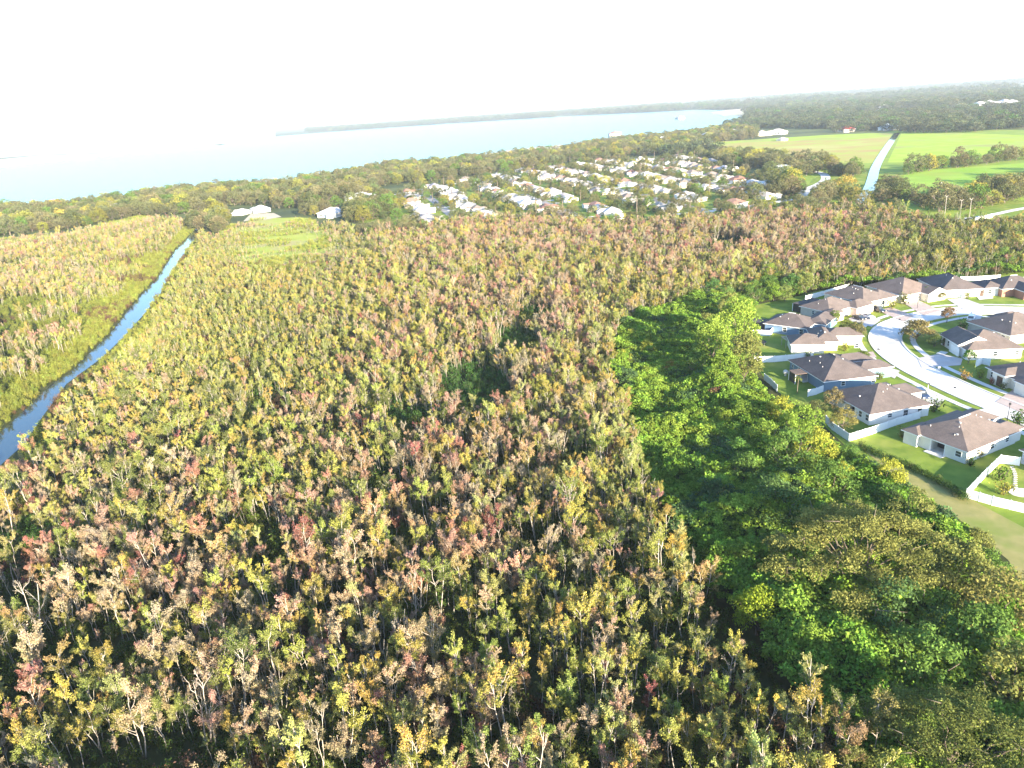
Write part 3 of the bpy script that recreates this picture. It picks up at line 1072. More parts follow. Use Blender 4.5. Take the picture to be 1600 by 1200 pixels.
for i in np.where(single)[0]:
    c = int(cls[i])
    word = (PW, GW, EW, ['leafless'])[c][int(hue[i])]
    size = 'broad' if broad[i] else ('small' if scl[i] < .74 else ('tall' if scl[i] > 1.05 else 'slender'))
    row = next(w_ for y_, w_ in ROWN if v[i] >= y_)
    d = f"{size} {word} tree {COLN[min(7, int(u[i] // 200))]} {row}"
    o = plant(NAMES[c], KEYS[i], int(pidx[i]), base[i], rot[i, 2], float(scl[i]), tint[i], tint2[i], d, 'tree', NAMES[c].replace('_', ' ') + 's of the swamp wood', True, (rot[i, 0], rot[i, 1]))
    todo.append((o, d, float(u[i])))
settle_labels(todo)
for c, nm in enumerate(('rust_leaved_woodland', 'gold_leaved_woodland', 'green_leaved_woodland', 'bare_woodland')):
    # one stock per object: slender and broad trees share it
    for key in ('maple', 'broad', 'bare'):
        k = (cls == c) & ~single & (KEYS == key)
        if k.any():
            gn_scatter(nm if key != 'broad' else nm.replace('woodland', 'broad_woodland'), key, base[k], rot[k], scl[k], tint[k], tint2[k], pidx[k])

# undergrowth between the stems
q = np.vstack([jgrid(M_poly, 1.9), jgrid(L_poly, 2.5), jgrid(np.vstack([canal_l[::-1] + np.array([-16, 0, 0]), canal_l - np.array([1, 0, 0])]), 1.7)])
dl = seg_dist(q, canalL_line)
uu, vv, dd = PX(np.column_stack([q, np.full(len(q), 1.0)]))
k = ~inpoly(q, canalL_poly) & ~inpoly(q, meadow_w) & (uu > -260) & (uu < 1860) & (vv < 1420) & (dd > 5) & (fnoise(q, 5.0, 21) > .06)
for zt in (1.0, 2.5):
    ut, vt, _ = PX(np.column_stack([q, np.full(len(q), zt)]))
    k &= ~inpoly(np.column_stack([ut + np.where(inpoly(q, L_poly), -2, 8), vt]), WATER_PX)
q, uu, vv, dl = q[k], uu[k], vv[k], dl[k]
nq = len(q)
sun_y = np.clip(.15 + 1.0 * gauss(uu, vv, 340, 510, 270, 170) + .9 * (dl < 17) * (uu < 330) + .5 * gauss(uu, vv, 450, 390, 150, 30), 0, 1)[:, None]  # lime bank growth, plus sunlit brightness put into the left side's tints
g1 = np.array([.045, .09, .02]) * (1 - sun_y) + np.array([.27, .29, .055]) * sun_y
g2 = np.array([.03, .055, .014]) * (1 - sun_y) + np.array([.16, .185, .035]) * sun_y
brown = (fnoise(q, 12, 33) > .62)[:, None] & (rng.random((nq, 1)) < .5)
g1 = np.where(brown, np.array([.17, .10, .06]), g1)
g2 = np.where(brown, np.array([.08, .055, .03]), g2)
sz = rng.uniform(.55, 1.25, nq) * np.where(dl < 17, .8, 1.0)
gap = np.zeros(nq, bool)
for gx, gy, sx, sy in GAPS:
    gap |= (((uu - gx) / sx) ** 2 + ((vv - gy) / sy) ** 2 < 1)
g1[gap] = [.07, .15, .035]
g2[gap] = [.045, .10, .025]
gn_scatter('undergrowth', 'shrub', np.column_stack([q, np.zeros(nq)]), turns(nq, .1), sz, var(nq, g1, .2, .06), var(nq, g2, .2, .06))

# the meadow's low bushes
q = np.vstack([jgrid(meadow_w, 2.0), jgrid(bank_meadow_w, 3.2)])
q = q[fnoise(q, 14, 41) > .52]
ms = rng.uniform(.3, .75, len(q)) * (.6 + 1.1 * fnoise(q, 9, 43))
mpink = (fnoise(q, 16, 44) > .66)[:, None]
nq = len(q)
gn_scatter('meadow_scrub', 'shrub', np.column_stack([q, np.zeros(nq)]), turns(nq), ms, var(nq, np.where(mpink, [.36, .26, .18], [.30, .32, .06])), var(nq, np.where(mpink, [.26, .2, .11], [.20, .23, .045])))

# ------------------------------------------------------------------ the vine thicket between wood and houses
lo, hi = V_poly[:, :2].min(0), V_poly[:, :2].max(0)


def vine_h(q):
    h = .6 + 3.6 * fnoise(q, 12, 51) ** 1.8 + 3.4 * fnoise(q, 5, 52) ** 2.4 + 1.0 * fnoise(q, 2.2, 53)
    return h


q = jgrid(V_poly, 1.15)
edge = np.minimum(seg_dist(q, V_poly[1:18]), 6) / 6
uu, vv, dd = PX(np.column_stack([q, np.full(len(q), 1.5)]))
k = (uu > -100) & (uu < 1860) & (vv < 1420) & (dd > 5)
q, edge, uu, vv = q[k], edge[k], uu[k], vv[k]
nq = len(q)
hv = vine_h(q) * (.25 + .75 * edge)
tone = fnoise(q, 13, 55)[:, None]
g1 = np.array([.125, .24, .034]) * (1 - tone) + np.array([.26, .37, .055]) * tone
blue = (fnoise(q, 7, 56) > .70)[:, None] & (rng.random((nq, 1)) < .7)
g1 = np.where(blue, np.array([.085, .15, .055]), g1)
gn_scatter('vine_thicket', 'vine', np.column_stack([q, hv]), turns(nq, .25), rng.uniform(.7, 1.35, nq), var(nq, g1, .2, .05), var(nq, g1 * .6, .2, .05))  # lit tops put into the colour: upper leaves lighter, lower ones darker
# the mass under the vines
gs = 1.8
nx, ny = int((hi[0] - lo[0]) / gs) + 1, int((hi[1] - lo[1]) / gs) + 1
gx, gy = np.meshgrid(lo[0] + np.arange(nx) * gs, lo[1] + np.arange(ny) * gs)
gq = np.stack([gx.ravel(), gy.ravel()], 1)
ge = np.minimum(seg_dist(gq, V_poly[1:18]), 6) / 6
gz = vine_h(gq) * (.25 + .75 * ge) - .5
ins = inpoly(gq, V_poly).reshape(ny, nx)
fs = [(j * nx + i, j * nx + i + 1, (j + 1) * nx + i + 1, (j + 1) * nx + i) for j in range(ny - 1) for i in range(nx - 1)
      if ins[j, i] and ins[j, i + 1] and ins[j + 1, i] and ins[j + 1, i + 1]]
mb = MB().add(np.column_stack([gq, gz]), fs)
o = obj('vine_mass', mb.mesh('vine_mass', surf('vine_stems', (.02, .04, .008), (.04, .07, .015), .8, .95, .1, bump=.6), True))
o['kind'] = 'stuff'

LG, LG2 = (.20, .29, .045), (.11, .18, .03)          # fresh green crowns
DG, DG2 = (.125, .21, .045), (.075, .13, .03)          # dark green crowns
OG, OG2 = (.21, .225, .065), (.12, .135, .04)          # olive crowns
YG, YG2 = (.33, .34, .05), (.20, .23, .035)            # yellow-green crowns
VT = [  # pixel of the crown middle, height of it, stock, scale, colours, label
    (1112, 545, 6, 'tall', 1.2, (.27, .36, .06), LG2, 'tall bright green tree at the vine side of the tall group'),
    (1152, 525, 7, 'tall', 1.35, (.27, .36, .06), LG2, 'tallest bright green tree of the group beside the fenced lawns'),
    (1164, 575, 6, 'tall', 1.1, OG, OG2, 'tall olive green tree touching the white yard fence'),
    (1132, 592, 5, 'tall', .85, LG, LG2, 'fresh green tree at the foot of the tall bright group'),
    (1088, 578, 4, 'tall', .75, DG, DG2, 'shorter dark tree on the vine side of the tall bright group'),
    (1140, 482, 6, 'tall', .85, OG, OG2, 'olive tree at the back of the tall group, below the green belt'),
    (1108, 500, 5, 'bushy', 1.1, OG, OG2, 'round olive tree behind the tall bright group'),
    (1122, 620, 3, 'bushy', .8, (.2, .11, .07), (.1, .07, .03), 'brown half-dead bushy tree below the tall bright group'),
    (1050, 568, 4, 'bushy', .62, (.3, .23, .05), (.2, .15, .04), 'small golden tree standing alone in the vines'),
    (986, 522, 4, 'bushy', .7, YG, YG2, 'yellow-green bushy tree at the wood edge above the vines'),
    (1010, 542, 3, 'bushy', .6, YG, YG2, 'small yellow-green tree stepping out of the wood into the vines'),
    (972, 562, 3, 'bushy', .6, YG, YG2, 'vivid yellow bush at the foot of the wood edge'),
    (1215, 640, 4, 'bushy', 1.1, YG, YG2, 'sunlit yellow-green tree behind the blue house lawn'),
    (1160, 650, 3, 'bushy', .9, LG, LG2, 'bright bush at the near end of the yard fence'),
    (1190, 690, 3, 'bushy', 1.0, LG, DG2, 'fresh green vine-hung tree left of the fence corner'),
    (1248, 668, 4, 'bushy', 1.15, LG, LG2, 'rounded fresh green tree behind the fence corner'),
    (1275, 705, 4, 'bushy', 1.0, YG, YG2, 'yellow-lit tree in front of the white fence end'),
    (1232, 730, 3, 'bushy', 1.1, DG, DG2, 'dark green vine-hung mound below the fence corner'),
    (1318, 738, 3, 'bushy', .8, YG, YG2, 'yellow bush at the corner of the mown lawn'),
    (1165, 740, 3, 'bushy', 1.0, DG, DG2, 'dark mound of vines in the middle of the thicket'),
    (1390, 742, 3, 'bushy', .8, YG, YG2, 'yellow-green bush beside the dry grass strip'),
    (1300, 770, 3, 'bushy', 1.1, DG, DG2, 'dark bushy tree above the great spreading tree'),
    (1210, 800, 4, 'bushy', 1.2, (.09, .15, .05), DG2, 'blue-green tree left of the great spreading tree'),
    (1425, 800, 4, 'bushy', .85, OG, OG2, 'olive tree right behind the great spreading tree'),
    (1465, 850, 4, 'bushy', .8, YG, OG2, 'yellow-olive tree by the dry grass strip'),
    (1528, 838, 3, 'bushy', .6, OG, OG2, 'olive bushy tree pushing onto the dry grass'),
    (1548, 885, 3, 'bushy', .7, DG, DG2, 'dark bush at the bend of the dry grass strip'),
    (1500, 895, 5, 'bushy', 1.2, OG, OG2, 'grey-olive tree right of the great spreading tree'),
    (1560, 950, 5, 'bushy', 1.2, (.24, .22, .07), OG2, 'pale olive tree with a bare bough at the right edge'),
    (1400, 985, 3, 'bushy', 1.1, (.09, .15, .05), DG2, 'blue-green tree in the shade below the great spreading tree'),
    (1460, 950, 4, 'bushy', 1.1, DG, DG2, 'dark tree between the spreading tree and the right edge'),
    (1530, 1010, 4, 'bushy', 1.3, DG, DG2, 'large dark vine-hung tree low at the right edge'),
    (1440, 1050, 3, 'bushy', 1.2, DG, DG2, 'dark green vine-hung tree right of the shaded hollow'),
    (1250, 900, 3, 'bushy', 1.1, DG, DG2, 'dark tree at the left foot of the great spreading tree'),
    (1185, 965, 3, 'bushy', .9, (.24, .30, .03), (.14, .2, .02), 'vivid lime vine-hung bush at the wood edge'),
    (1270, 1030, 3, 'bushy', .8, LG, LG2, 'fresh green bush in the shaded hollow'),
    (1370, 1140, 5, 'broad', 1.25, (.30, .26, .09), (.2, .19, .06), 'pale broad tree at the bottom edge by the shaded hollow'),
    (1320, 1180, 5, 'broad', 1.1, (.33, .22, .13), (.22, .16, .07), 'tan broad tree cut by the bottom edge'),
    (1590, 1060, 5, 'bushy', 1.2, OG, OG2, 'olive tree cut by the right edge near the bottom'),
    (1588, 1096, 3, 'bushy', .55, (.2, .08, .07), (.1, .06, .04), 'dark red bush in the bottom right corner'),
    (1390, 400, 5, 'bushy', 1.3, OG, OG2, 'olive tree in front of the rust band, near the houses'),
]
used_v = []
for k, (x, y, hz, key, sc, c1, c2, lab) in enumerate(VT):
    w_ = P(x, y, hz)
    used_v.append(w_[:2])
    plant('tall_tree' if key == 'tall' else ('broad_tree' if key == 'broad' else 'bushy_tree'), key, k, (w_[0], w_[1], 0), k * 1.7, sc, c1, c2, lab)
w_ = P(1345, 850, 9)
plant('spreading_tree', 'flat', 0, (w_[0], w_[1], 0), .4, 1.0, (.28, .275, .075), (.14, .155, .045), 'great flat-topped spreading tree with feathery olive layers and bare pale boughs')
w_ = P(1500, 1150, 8)
plant('spreading_tree', 'flat', 1, (w_[0], w_[1], 0), 2.4, .8, (.21, .235, .06), (.12, .145, .04), 'flat-topped spreading tree in the bottom right corner with pale boughs')
used_v.append(P(1345, 850, 9)[:2])
used_v = np.array(used_v)
# the green belt behind the houses and the rest of the thicket
belt = WP([(1000, 478), (1100, 462), (1200, 438), (1350, 430), (1500, 416), (1720, 402), (1800, 418), (1600, 420), (1440, 421), (1330, 436), (1250, 458), (1180, 470), (1100, 480)], 2)
q = jgrid(belt, 6.5)
todo = []
for k, w_ in enumerate(q):
    u1, v1, d1 = PX([w_[0], w_[1], 4])
    if not (-50 < u1[0] < 1640):
        continue
    t = rng.random()
    c1, c2, wd = ((LG, LG2, 'fresh green'), (OG, OG2, 'olive'), (DG, DG2, 'dark green'))[0 if t < .4 else (1 if t < .7 else 2)]
    s_ = rng.uniform(.6, 1.05)
    d = f"{'small' if s_ < .75 else 'round'} {wd} tree in the green belt {'left of the roofs' if u1 < 1250 else ('behind the middle roofs' if u1 < 1430 else 'behind the far right roofs')}"
    o = plant('bushy_tree', 'bushy', k, (w_[0], w_[1], 0), k * 2.1, s_, var(1, c1)[0], var(1, c2)[0], d, group='trees of the green belt')
    todo.append((o, d, float(u1[0])))
q = jgrid(V_poly, 8.5)
for k, w_ in enumerate(q):
    u1, v1, d1 = PX([w_[0], w_[1], 4])
    u1, v1 = u1[0], v1[0]
    if not (1130 < u1 < 1640 and 640 < v1 < 1230) or np.hypot(*(used_v - w_).T).min() < 4.5 or np.hypot(*(used_v[-1] - w_)) < 11:
        continue
    if seg_dist(w_[None], dry_w)[0] < 7 or inpoly(w_[None], dry_w)[0]:
        continue
    if u1 < 1330 and v1 > 930:
        continue
    t = rng.random()
    c1, c2, wd = ((LG, LG2, 'fresh green'), (OG, OG2, 'olive'), (DG, DG2, 'dark green'))[0 if t < .35 else (1 if t < .5 else 2)]
    s_ = rng.uniform(.6, .95)
    d = f"{'small' if s_ < .75 else 'round'} {wd} vine-hung tree of the thicket, {'beside the yards' if v1 < 780 else ('around the spreading tree' if v1 < 1000 else 'in the bottom right')}"
    o = plant('vine_hung_tree', 'bushy', k, (w_[0], w_[1], 0), k * 2.1, s_, var(1, c1)[0], var(1, c2)[0], d, group='vine-hung trees of the thicket')
    todo.append((o, d, float(u1)))
settle_labels(todo)


# ------------------------------------------------------------------ houses of the near street
PITCHR = .46


def roof_solid(mb, x0, x1, y0, y1, z, kind='hip', pitch=PITCHR, fas=.2):
    w, d = x1 - x0, y1 - y0
    lo = [(x0, y0), (x1, y0), (x1, y1), (x0, y1)]
    v = [(a, b, z - fas) for a, b in lo] + [(a, b, z) for a, b in lo]
    if kind == 'gable_x':        # ridge along x
        v += [(x0, (y0 + y1) / 2, z + d / 2 * pitch), (x1, (y0 + y1) / 2, z + d / 2 * pitch)]
    elif kind == 'gable_y':
        v += [((x0 + x1) / 2, y0, z + w / 2 * pitch), ((x0 + x1) / 2, y1, z + w / 2 * pitch)]
    elif w >= d:
        v += [(x0 + d / 2, (y0 + y1) / 2, z + d / 2 * pitch), (x1 - d / 2, (y0 + y1) / 2, z + d / 2 * pitch)]
    else:
        v += [((x0 + x1) / 2, y0 + w / 2, z + w / 2 * pitch), ((x0 + x1) / 2, y1 - w / 2, z + w / 2 * pitch)]
    fx = kind == 'gable_x' or (kind == 'hip' and w >= d)
    slopes = [(4, 5, 9, 8), (6, 7, 8, 9)] if fx else [(5, 6, 9, 8), (7, 4, 8, 9)]
    ends = [(7, 4, 8), (5, 6, 9)] if fx else [(4, 5, 8), (6, 7, 9)]
    if not fx and kind == 'hip':
        pass
    o = len(mb.v)
    mb.v += v
    for q in slopes:
        mb.f.append(tuple(i + o for i in q))
        mb.m.append(0)
    for q in ends:
        mb.f.append(tuple(i + o for i in q))
        mb.m.append(1 if kind != 'hip' else 0)
    for q in ((0, 1, 5, 4), (1, 2, 6, 5), (2, 3, 7, 6), (3, 0, 4, 7), (3, 2, 1, 0)):
        mb.f.append(tuple(i + o for i in q))
        mb.m.append(1)
    return v[8:10]


SIDES = {'a': ((0, 0), (1, 0), (0, -1)), 'b': ((1, 0), (0, 1), (1, 0)), 'c': ((1, 1), (-1, 0), (0, 1)), 'd': ((0, 1), (0, -1), (-1, 0))}


def side_frame(side, w, d, inset):
    o, u, n = SIDES[side]
    ox = inset if o[0] == 0 else w - inset
    oy = inset if o[1] == 0 else d - inset
    return np.array([ox, oy]), np.array(u, float), np.array(n, float)


def opening(t, side, w, d, pos, wd, z0, z1, what='window', out=0.0):
    o, u, n = side_frame(side, w, d, .5)
    o = o + n * out
    if what == 'window':
        fr = MB()
        e = .09
        fr.obox(o, u, n, pos - e, pos + wd + e, -.02, .07, z1, z1 + e)
        fr.obox(o, u, n, pos - e, pos + wd + e, -.02, .09, z0 - e, z0)
        fr.obox(o, u, n, pos - e, pos, -.02, .07, z0, z1)
        fr.obox(o, u, n, pos + wd, pos + wd + e, -.02, .07, z0, z1)
        fr.obox(o, u, n, pos + .001, pos + wd - .001, -.02, .06, (z0 + z1) / 2 - .03, (z0 + z1) / 2 + .03)
        f_ = obj('window', fr.mesh('window_frame', M_WHITE), t)
        pn = MB()
        pn.obox(o, u, n, pos + .003, pos + wd - .003, -.02, .03, z0 + .003, z1 - .003)
        obj('pane', pn.mesh('window_pane', M_GLASS), f_)
    elif what == 'garage_door':
        g_ = MB()
        hh = (z1 - z0) / 4
        for k in range(4):
            g_.obox(o, u, n, pos, pos + wd, -.02, .04, z0 + k * hh + .015, z0 + (k + 1) * hh - .015)
        obj('garage_door', g_.mesh('garage_door', M_WHITE), t)
    elif what == 'front_door':
        g_ = MB()
        g_.obox(o, u, n, pos, pos + wd, -.02, .05, z0, z1)
        dd = obj('front_door', g_.mesh('front_door', M_DOOR), t)
        h_ = MB().obox(o, u, n, pos + wd - .16, pos + wd - .1, .05, .11, 1.0, 1.12)
        obj('handle', h_.mesh('door_handle', M_VENT), dd)


def house(label, A, B, C, wall, roof, wings=(), holes=(), porch=None, vents=4, eave=2.85, seed=0, main='hip', pitch=PITCHR):
    r = np.random.default_rng(seed)
    a, b, c = P(*A, eave)[:2], P(*B, eave)[:2], P(*C, eave)[:2]
    ux = (b - a) / np.linalg.norm(b - a)
    uy = np.array([-ux[1], ux[0]])
    w, d = float(np.linalg.norm(b - a)), float((c - b) @ uy)
    t = thing('house', label, 'house', (a[0], a[1], 0), math.atan2(ux[1], ux[0]), None)
    rf = MB()
    ridge = roof_solid(rf, 0, w, 0, d, eave, main, pitch)
    i = .5
    wl = MB()
    if porch:
        x0, x1, dp = porch
        poly = [(i, i), (x0, i), (x0, i + dp), (x1, i + dp), (x1, i), (w - i, i), (w - i, d - i), (i, d - i)]
    else:
        poly = [(i, i), (w - i, i), (w - i, d - i), (i, d - i)]
    wl.prism(poly, -.05, eave - .19)
    for k, wg in enumerate(wings):
        x0, x1, y0, y1, kd = wg[:5]
        e2 = eave + .013 * (k + 1) + (wg[5] if len(wg) > 5 else 0)
        roof_solid(rf, x0, x1, y0, y1, e2, kd, pitch)
        wl.prism([(x0 + .45, y0 + .45), (x1 - .45, y0 + .45), (x1 - .45, y1 - .45), (x0 + .45, y1 - .45)], -.06, e2 - .2)
    ro = obj('roof', rf.mesh('roof', [M_ROOF, M_WHITE]), t)
    ro['tint'] = [float(q) for q in roof]
    wo = obj('wall', wl.mesh('wall', M_PAINT), t)
    wo['tint'] = [float(q) for q in wall]
    if porch:
        x0, x1, dp = porch
        sl = MB().box(x0 - .3, x1 + .3, -.9, i + dp - .01, -.02, .12)
        obj('patio', sl.mesh('patio', M_CONC), t)
        sc = MB().box(x0 + .02, x1 - .02, i + dp - .06, i + dp - .03, .13, eave - .22)
        obj('screen', sc.mesh('patio_screen', M_DARK), t)
        for px_ in (x0 + .1, x1 - .1):
            obj('column', MB().box(px_ - .1, px_ + .1, i - .02, i + .2, .12, eave - .2).mesh('column', M_WHITE), t)
    for hspec in holes:
        opening(t, hspec[0], w, d, *hspec[1:])
    # ridge vents and pipe collars stand on the slopes
    for k in range(vents):
        x, y = r.uniform(.25, .75) * w, r.uniform(.15, .85) * d
        z = eave + pitch * min(x, y, w - x, d - y)
        vb = MB()
        if k % 2:
            vb.tube([(x, y, z - .1), (x, y, z + .3)], .07, 6)
        else:
            vb.box(x - .16, x + .16, y - .15, y + .15, z - .2, z + .16)
        obj('roof_vent', vb.mesh('roof_vent', M_VENT), ro)
    p0, p1 = np.array(ridge[0]), np.array(ridge[1])
    if np.linalg.norm(p1 - p0) > .6:
        cap = MB().tube([p0 + [0, 0, .02], p1 + [0, 0, .02]], .13, 5)
        obj('ridge_cap', cap.mesh('ridge_cap', M_VENT if seed % 3 == 0 else surf('ridge_shingle', (.07, .055, .05), (.1, .08, .07), 2)), ro)
    return t, w, d


BR = (.152, .124, .114)
BR2 = (.122, .102, .099)
DK = (.085, .075, .075)
HS = [
    dict(label='brown hip-roofed cream house with a covered back patio, nearest to the thicket', A=(1413.5, 670.5), B=(1513, 707), C=(1581, 668), wall=(.68, .66, .6), roof=BR,
         wings=[(1.2, 7.2, 11, 20.5, 'hip', .0), (8.0, 13.0, 12, 19.2, 'hip', .05), (-.25, 3.6, -.8, 6, 'hip', .02)], porch=(5.4, 8.6, 2.6),
         holes=[('a', 10.2, 1.1, 1.0, 2.1, 'window'), ('b', 3.0, 1.2, 1.0, 2.2, 'window'), ('b', 7.5, 1.2, 1.0, 2.2, 'window'), ('b', 12.5, 1.0, 1.2, 2.1, 'window')], vents=8),
    dict(label='brown hip-roofed white house behind the curved white fence', A=(1292, 611), B=(1359, 648), C=(1454.5, 630), wall=(.72, .71, .69), roof=BR2,
         wings=[(2.2, 8.4, 10, 19.5, 'hip', .03)], porch=(5.8, 9.8, 2.4),
         holes=[('a', 10.6, 1.0, .9, 2.2, 'window'), ('a', 12.9, 1.0, .9, 2.2, 'window'), ('b', 4.5, 1.0, 1.2, 2.0, 'window'), ('b', 8.4, 1.1, .9, 2.3, 'window'), ('b', 12.0, 1.0, .9, 2.2, 'window')], vents=8),
    dict(label='brown-roofed slate blue house with a screened rear patio', A=(1230.5, 562), B=(1287, 597), C=(1370, 585), wall=(.16, .24, .33), roof=BR2,
         wings=[(1.0, 7.0, 10, 20.5, 'hip', .03), (7.6, 13.4, 12, 21.5, 'hip', .06)], porch=(4.6, 9.6, 2.4),
         holes=[('a', 1.2, .8, 1.3, 2.0, 'window'), ('b', 4.5, 1.0, 1.1, 2.1, 'window'), ('b', 12.5, 1.0, 1.1, 2.1, 'window')], vents=6),
    dict(label='brown-roofed blue house with two rear windows, farthest left of the street', A=(1192, 505), B=(1262, 514), C=(1290, 500), wall=(.13, .21, .33), roof=BR2,
         wings=[(10, 17, 6, 19, 'hip', .03)], holes=[('a', 5.6, 1.1, .9, 2.2, 'window'), ('a', 10.6, 1.1, .9, 2.2, 'window')], vents=4),
    dict(label='peach cream house with a blank sunlit gable wall and rear pergola', A=(1259, 513), B=(1271, 534), C=(1312, 533), wall=(.74, .68, .58), roof=BR,
         wings=[(7, 15.6, -6.5, 3, 'hip', -.02), (1.0, 8.0, 4, 14.5, 'hip', .04)], holes=[('b', 10.6, 1.0, 1.0, 2.2, 'window')], vents=6),
    dict(label='pinkish cream house with a dark rear awning beside the parked white car', A=(1248, 478), B=(1297, 489), C=(1348, 477), wall=(.64, .52, .44), roof=BR,
         wings=[(7.5, 14.5, 10, 19.5, 'hip', .03), (9.8, 14.2, -1.0, 5.0, 'hip', .04)], holes=[('a', 4.5, .9, 1.1, 2.1, 'window'), ('a', 8.5, 1.0, 1.0, 2.2, 'window'), ('b', 2.0, 1.1, .1, 2.3, 'front_door'), ('b', 9.5, 4.9, .1, 2.4, 'garage_door')], vents=5),
    dict(label='brown-roofed cream house between the dark awning house and the pale gabled one', A=(1285, 458), B=(1349, 474), C=(1391, 463), wall=(.66, .60, .50), roof=BR,
         wings=[(8, 17.5, 7, 16, 'hip', .03)], holes=[('b', 3.5, 1.1, .9, 2.2, 'window'), ('b', 8.5, 1.1, .9, 2.2, 'window')], vents=6),
    dict(label='tan-roofed cream house with a broad pale ridge gable', A=(1351, 446), B=(1409, 462), C=(1456, 449), wall=(.70, .62, .50), roof=(.18, .14, .122),
         wings=[(9, 20.5, 8, 16, 'gable_x', .03)], holes=[('b', 2.0, 4.8, .1, 2.4, 'garage_door'), ('b', 11, 1.1, .9, 2.2, 'window')], vents=3),
    dict(label='white house with a large dark west roof slope and columned porch', A=(1432, 435), B=(1471, 454), C=(1545, 453), wall=(.76, .75, .72), roof=BR2,
         wings=[(9.0, 18.6, 14.0, 21.0, 'hip', .03)], holes=[('b', 2.5, 4.9, .1, 2.4, 'garage_door'), ('b', 12.5, 1.0, .1, 2.2, 'front_door'), ('b', 15.0, 1.1, .9, 2.2, 'window'), ('a', 10, 1.0, 1.0, 2.1, 'window')], vents=4),
    dict(label='brick-red house with white gabled front at the far right of the street', A=(1530, 439), B=(1566, 452), C=(1635, 447), wall=(.34, .17, .12), roof=BR2,
         wings=[(8, 17.8, 4, 11, 'gable_x', .03)], holes=[('b', 6.4, 1.6, .1, 2.4, 'front_door'), ('b', 13, 1.2, .9, 2.2, 'window')], vents=4),
    dict(label='taupe house with streaked brown roof beyond the gabled corner house', A=(1509, 502), B=(1579, 525), C=(1640, 506), wall=(.42, .39, .36), roof=BR,
         wings=[(-2.4, 5, 9, 18, 'hip', .03)], holes=[('a', 12.0, 1.2, .9, 2.2, 'window'), ('a', 8.0, 1.2, .9, 2.2, 'window')], vents=5),
    dict(label='white corner house with gabled front facing the bend of the street', A=(1468, 522), B=(1511, 548), C=(1612, 549), wall=(.70, .69, .67), roof=BR,
         wings=[(-.9, 5.4, .8, 9, 'gable_x', .03), (6.2, 11.6, -.7, 9, 'gable_x', .4)], holes=[('a', 3.6, .8, .8, 2.2, 'window'), ('a', 4.8, .8, .8, 2.2, 'window'), ('a', 1.0, 1.1, .1, 2.3, 'front_door'), ('a', 7.0, 4.2, .1, 2.3, 'garage_door', .72),
                ('b', 6.5, 1.1, .9, 2.2, 'window'), ('b', 12, .9, 1.2, 2.1, 'window'), ('b', 16, 1.1, .9, 2.2, 'window')], vents=3),
    dict(label='cream house with arched entry and twin front windows at the right edge', A=(1539, 573), B=(1612, 604), C=(1690, 580), wall=(.74, .68, .58), roof=BR,
         wings=[(3.5, 8.2, -1.6, 7, 'hip', .5), (10, 16, -1.2, 6, 'hip', .2)], holes=[('a', 1.2, .8, .8, 2.1, 'window'), ('a', 2.3, .8, .8, 2.1, 'window'), ('a', 5.0, 1.7, .1, 2.6, 'front_door', 1.66), ('a', 8.6, .8, .8, 2.2, 'window'), ('a', 9.8, .8, .8, 2.2, 'window')], vents=3),
    dict(label='pale house whose screened rear corner is cut by the right edge', A=(1592, 702), B=(1690, 745), C=(1760, 700), wall=(.5, .52, .56), roof=BR2, wings=[], holes=[('a', 2, 2.4, .2, 2.3, 'window')], vents=2),
]
HOUSES = []
for k, hsp in enumerate(HS):
    HOUSES.append(house(seed=k, **hsp))

# awning roofs, pergola and screen rooms behind the houses: each is a part of its house
for hi_, (x0, x1, y0, y1, z) in ((3, (-4.5, 2.0, .8, 5.5, 2.5)), (2, (7.0, 10.5, -3.4, .2, 2.6)), (5, (-3.8, .3, 1.5, 11.5, 2.75))):
    t, w, d = HOUSES[hi_]
    mb = MB().box(x0, x1, y0, y1, z, z + .12)
    o = obj('awning', mb.mesh('awning', M_ROOF), t)
    o['tint'] = list(DK if hi_ != 2 else (.16, .12, .1))
    for px_, py_ in ((x0 + .1, y0 + .1), (x0 + .1, y1 - .1), (x1 - .1, y0 + .1)):
        obj('post', MB().box(px_ - .06, px_ + .06, py_ - .06, py_ + .06, 0, z).mesh('awning_post', M_WHITE), o)
    obj('screen', MB().box(x0 + .2, x1 - .2, y0 + .25, y0 + .28, 0, z - .02).mesh('awning_screen', M_DARK), o)
t = thing('pergola', 'pale open pergola over a dark table behind the peach house', 'pergola', P(1234, 541))
for sx in (-1.8, 1.8):
    for sy in (-1.6, 1.6):
        obj('post', MB().box(sx - .07, sx + .07, sy - .07, sy + .07, 0, 2.4).mesh('pergola_post', M_BARK), t)
    obj('beam', MB().box(sx - .06, sx + .06, -2.0, 2.0, 2.401, 2.55).mesh('pergola_beam', M_BARK), t)
for k in range(7):
    obj('slat', MB().box(-2.1, 2.1, -1.8 + k * .6 - .04, -1.8 + k * .6 + .04, 2.552, 2.66).mesh('pergola_slat', M_BARK), t)
t = thing('trampoline', 'dark round trampoline on the lawn near the tall green trees', 'trampoline', P(1188, 538))
mb = MB()
for k in range(16):
    pass
ring = [(1.7 * math.cos(a), 1.7 * math.sin(a), .8) for a in np.linspace(0, 2 * math.pi, 17)]
obj('rim', MB().tube(ring, .06, 5).mesh('trampoline_rim', M_DARK), t)
obj('mat', MB().prism([(1.62 * math.cos(a), 1.62 * math.sin(a)) for a in np.linspace(0, 2 * math.pi, 17)[:-1]], .76, .79).mesh('trampoline_mat', M_RUBBER), t)
for k in range(4):
    a = k * math.pi / 2 + .4
    obj('leg', MB().tube([(1.65 * math.cos(a), 1.65 * math.sin(a), 0), (1.68 * math.cos(a), 1.68 * math.sin(a), .78)], .04, 5).mesh('trampoline_leg', M_VENT), t)
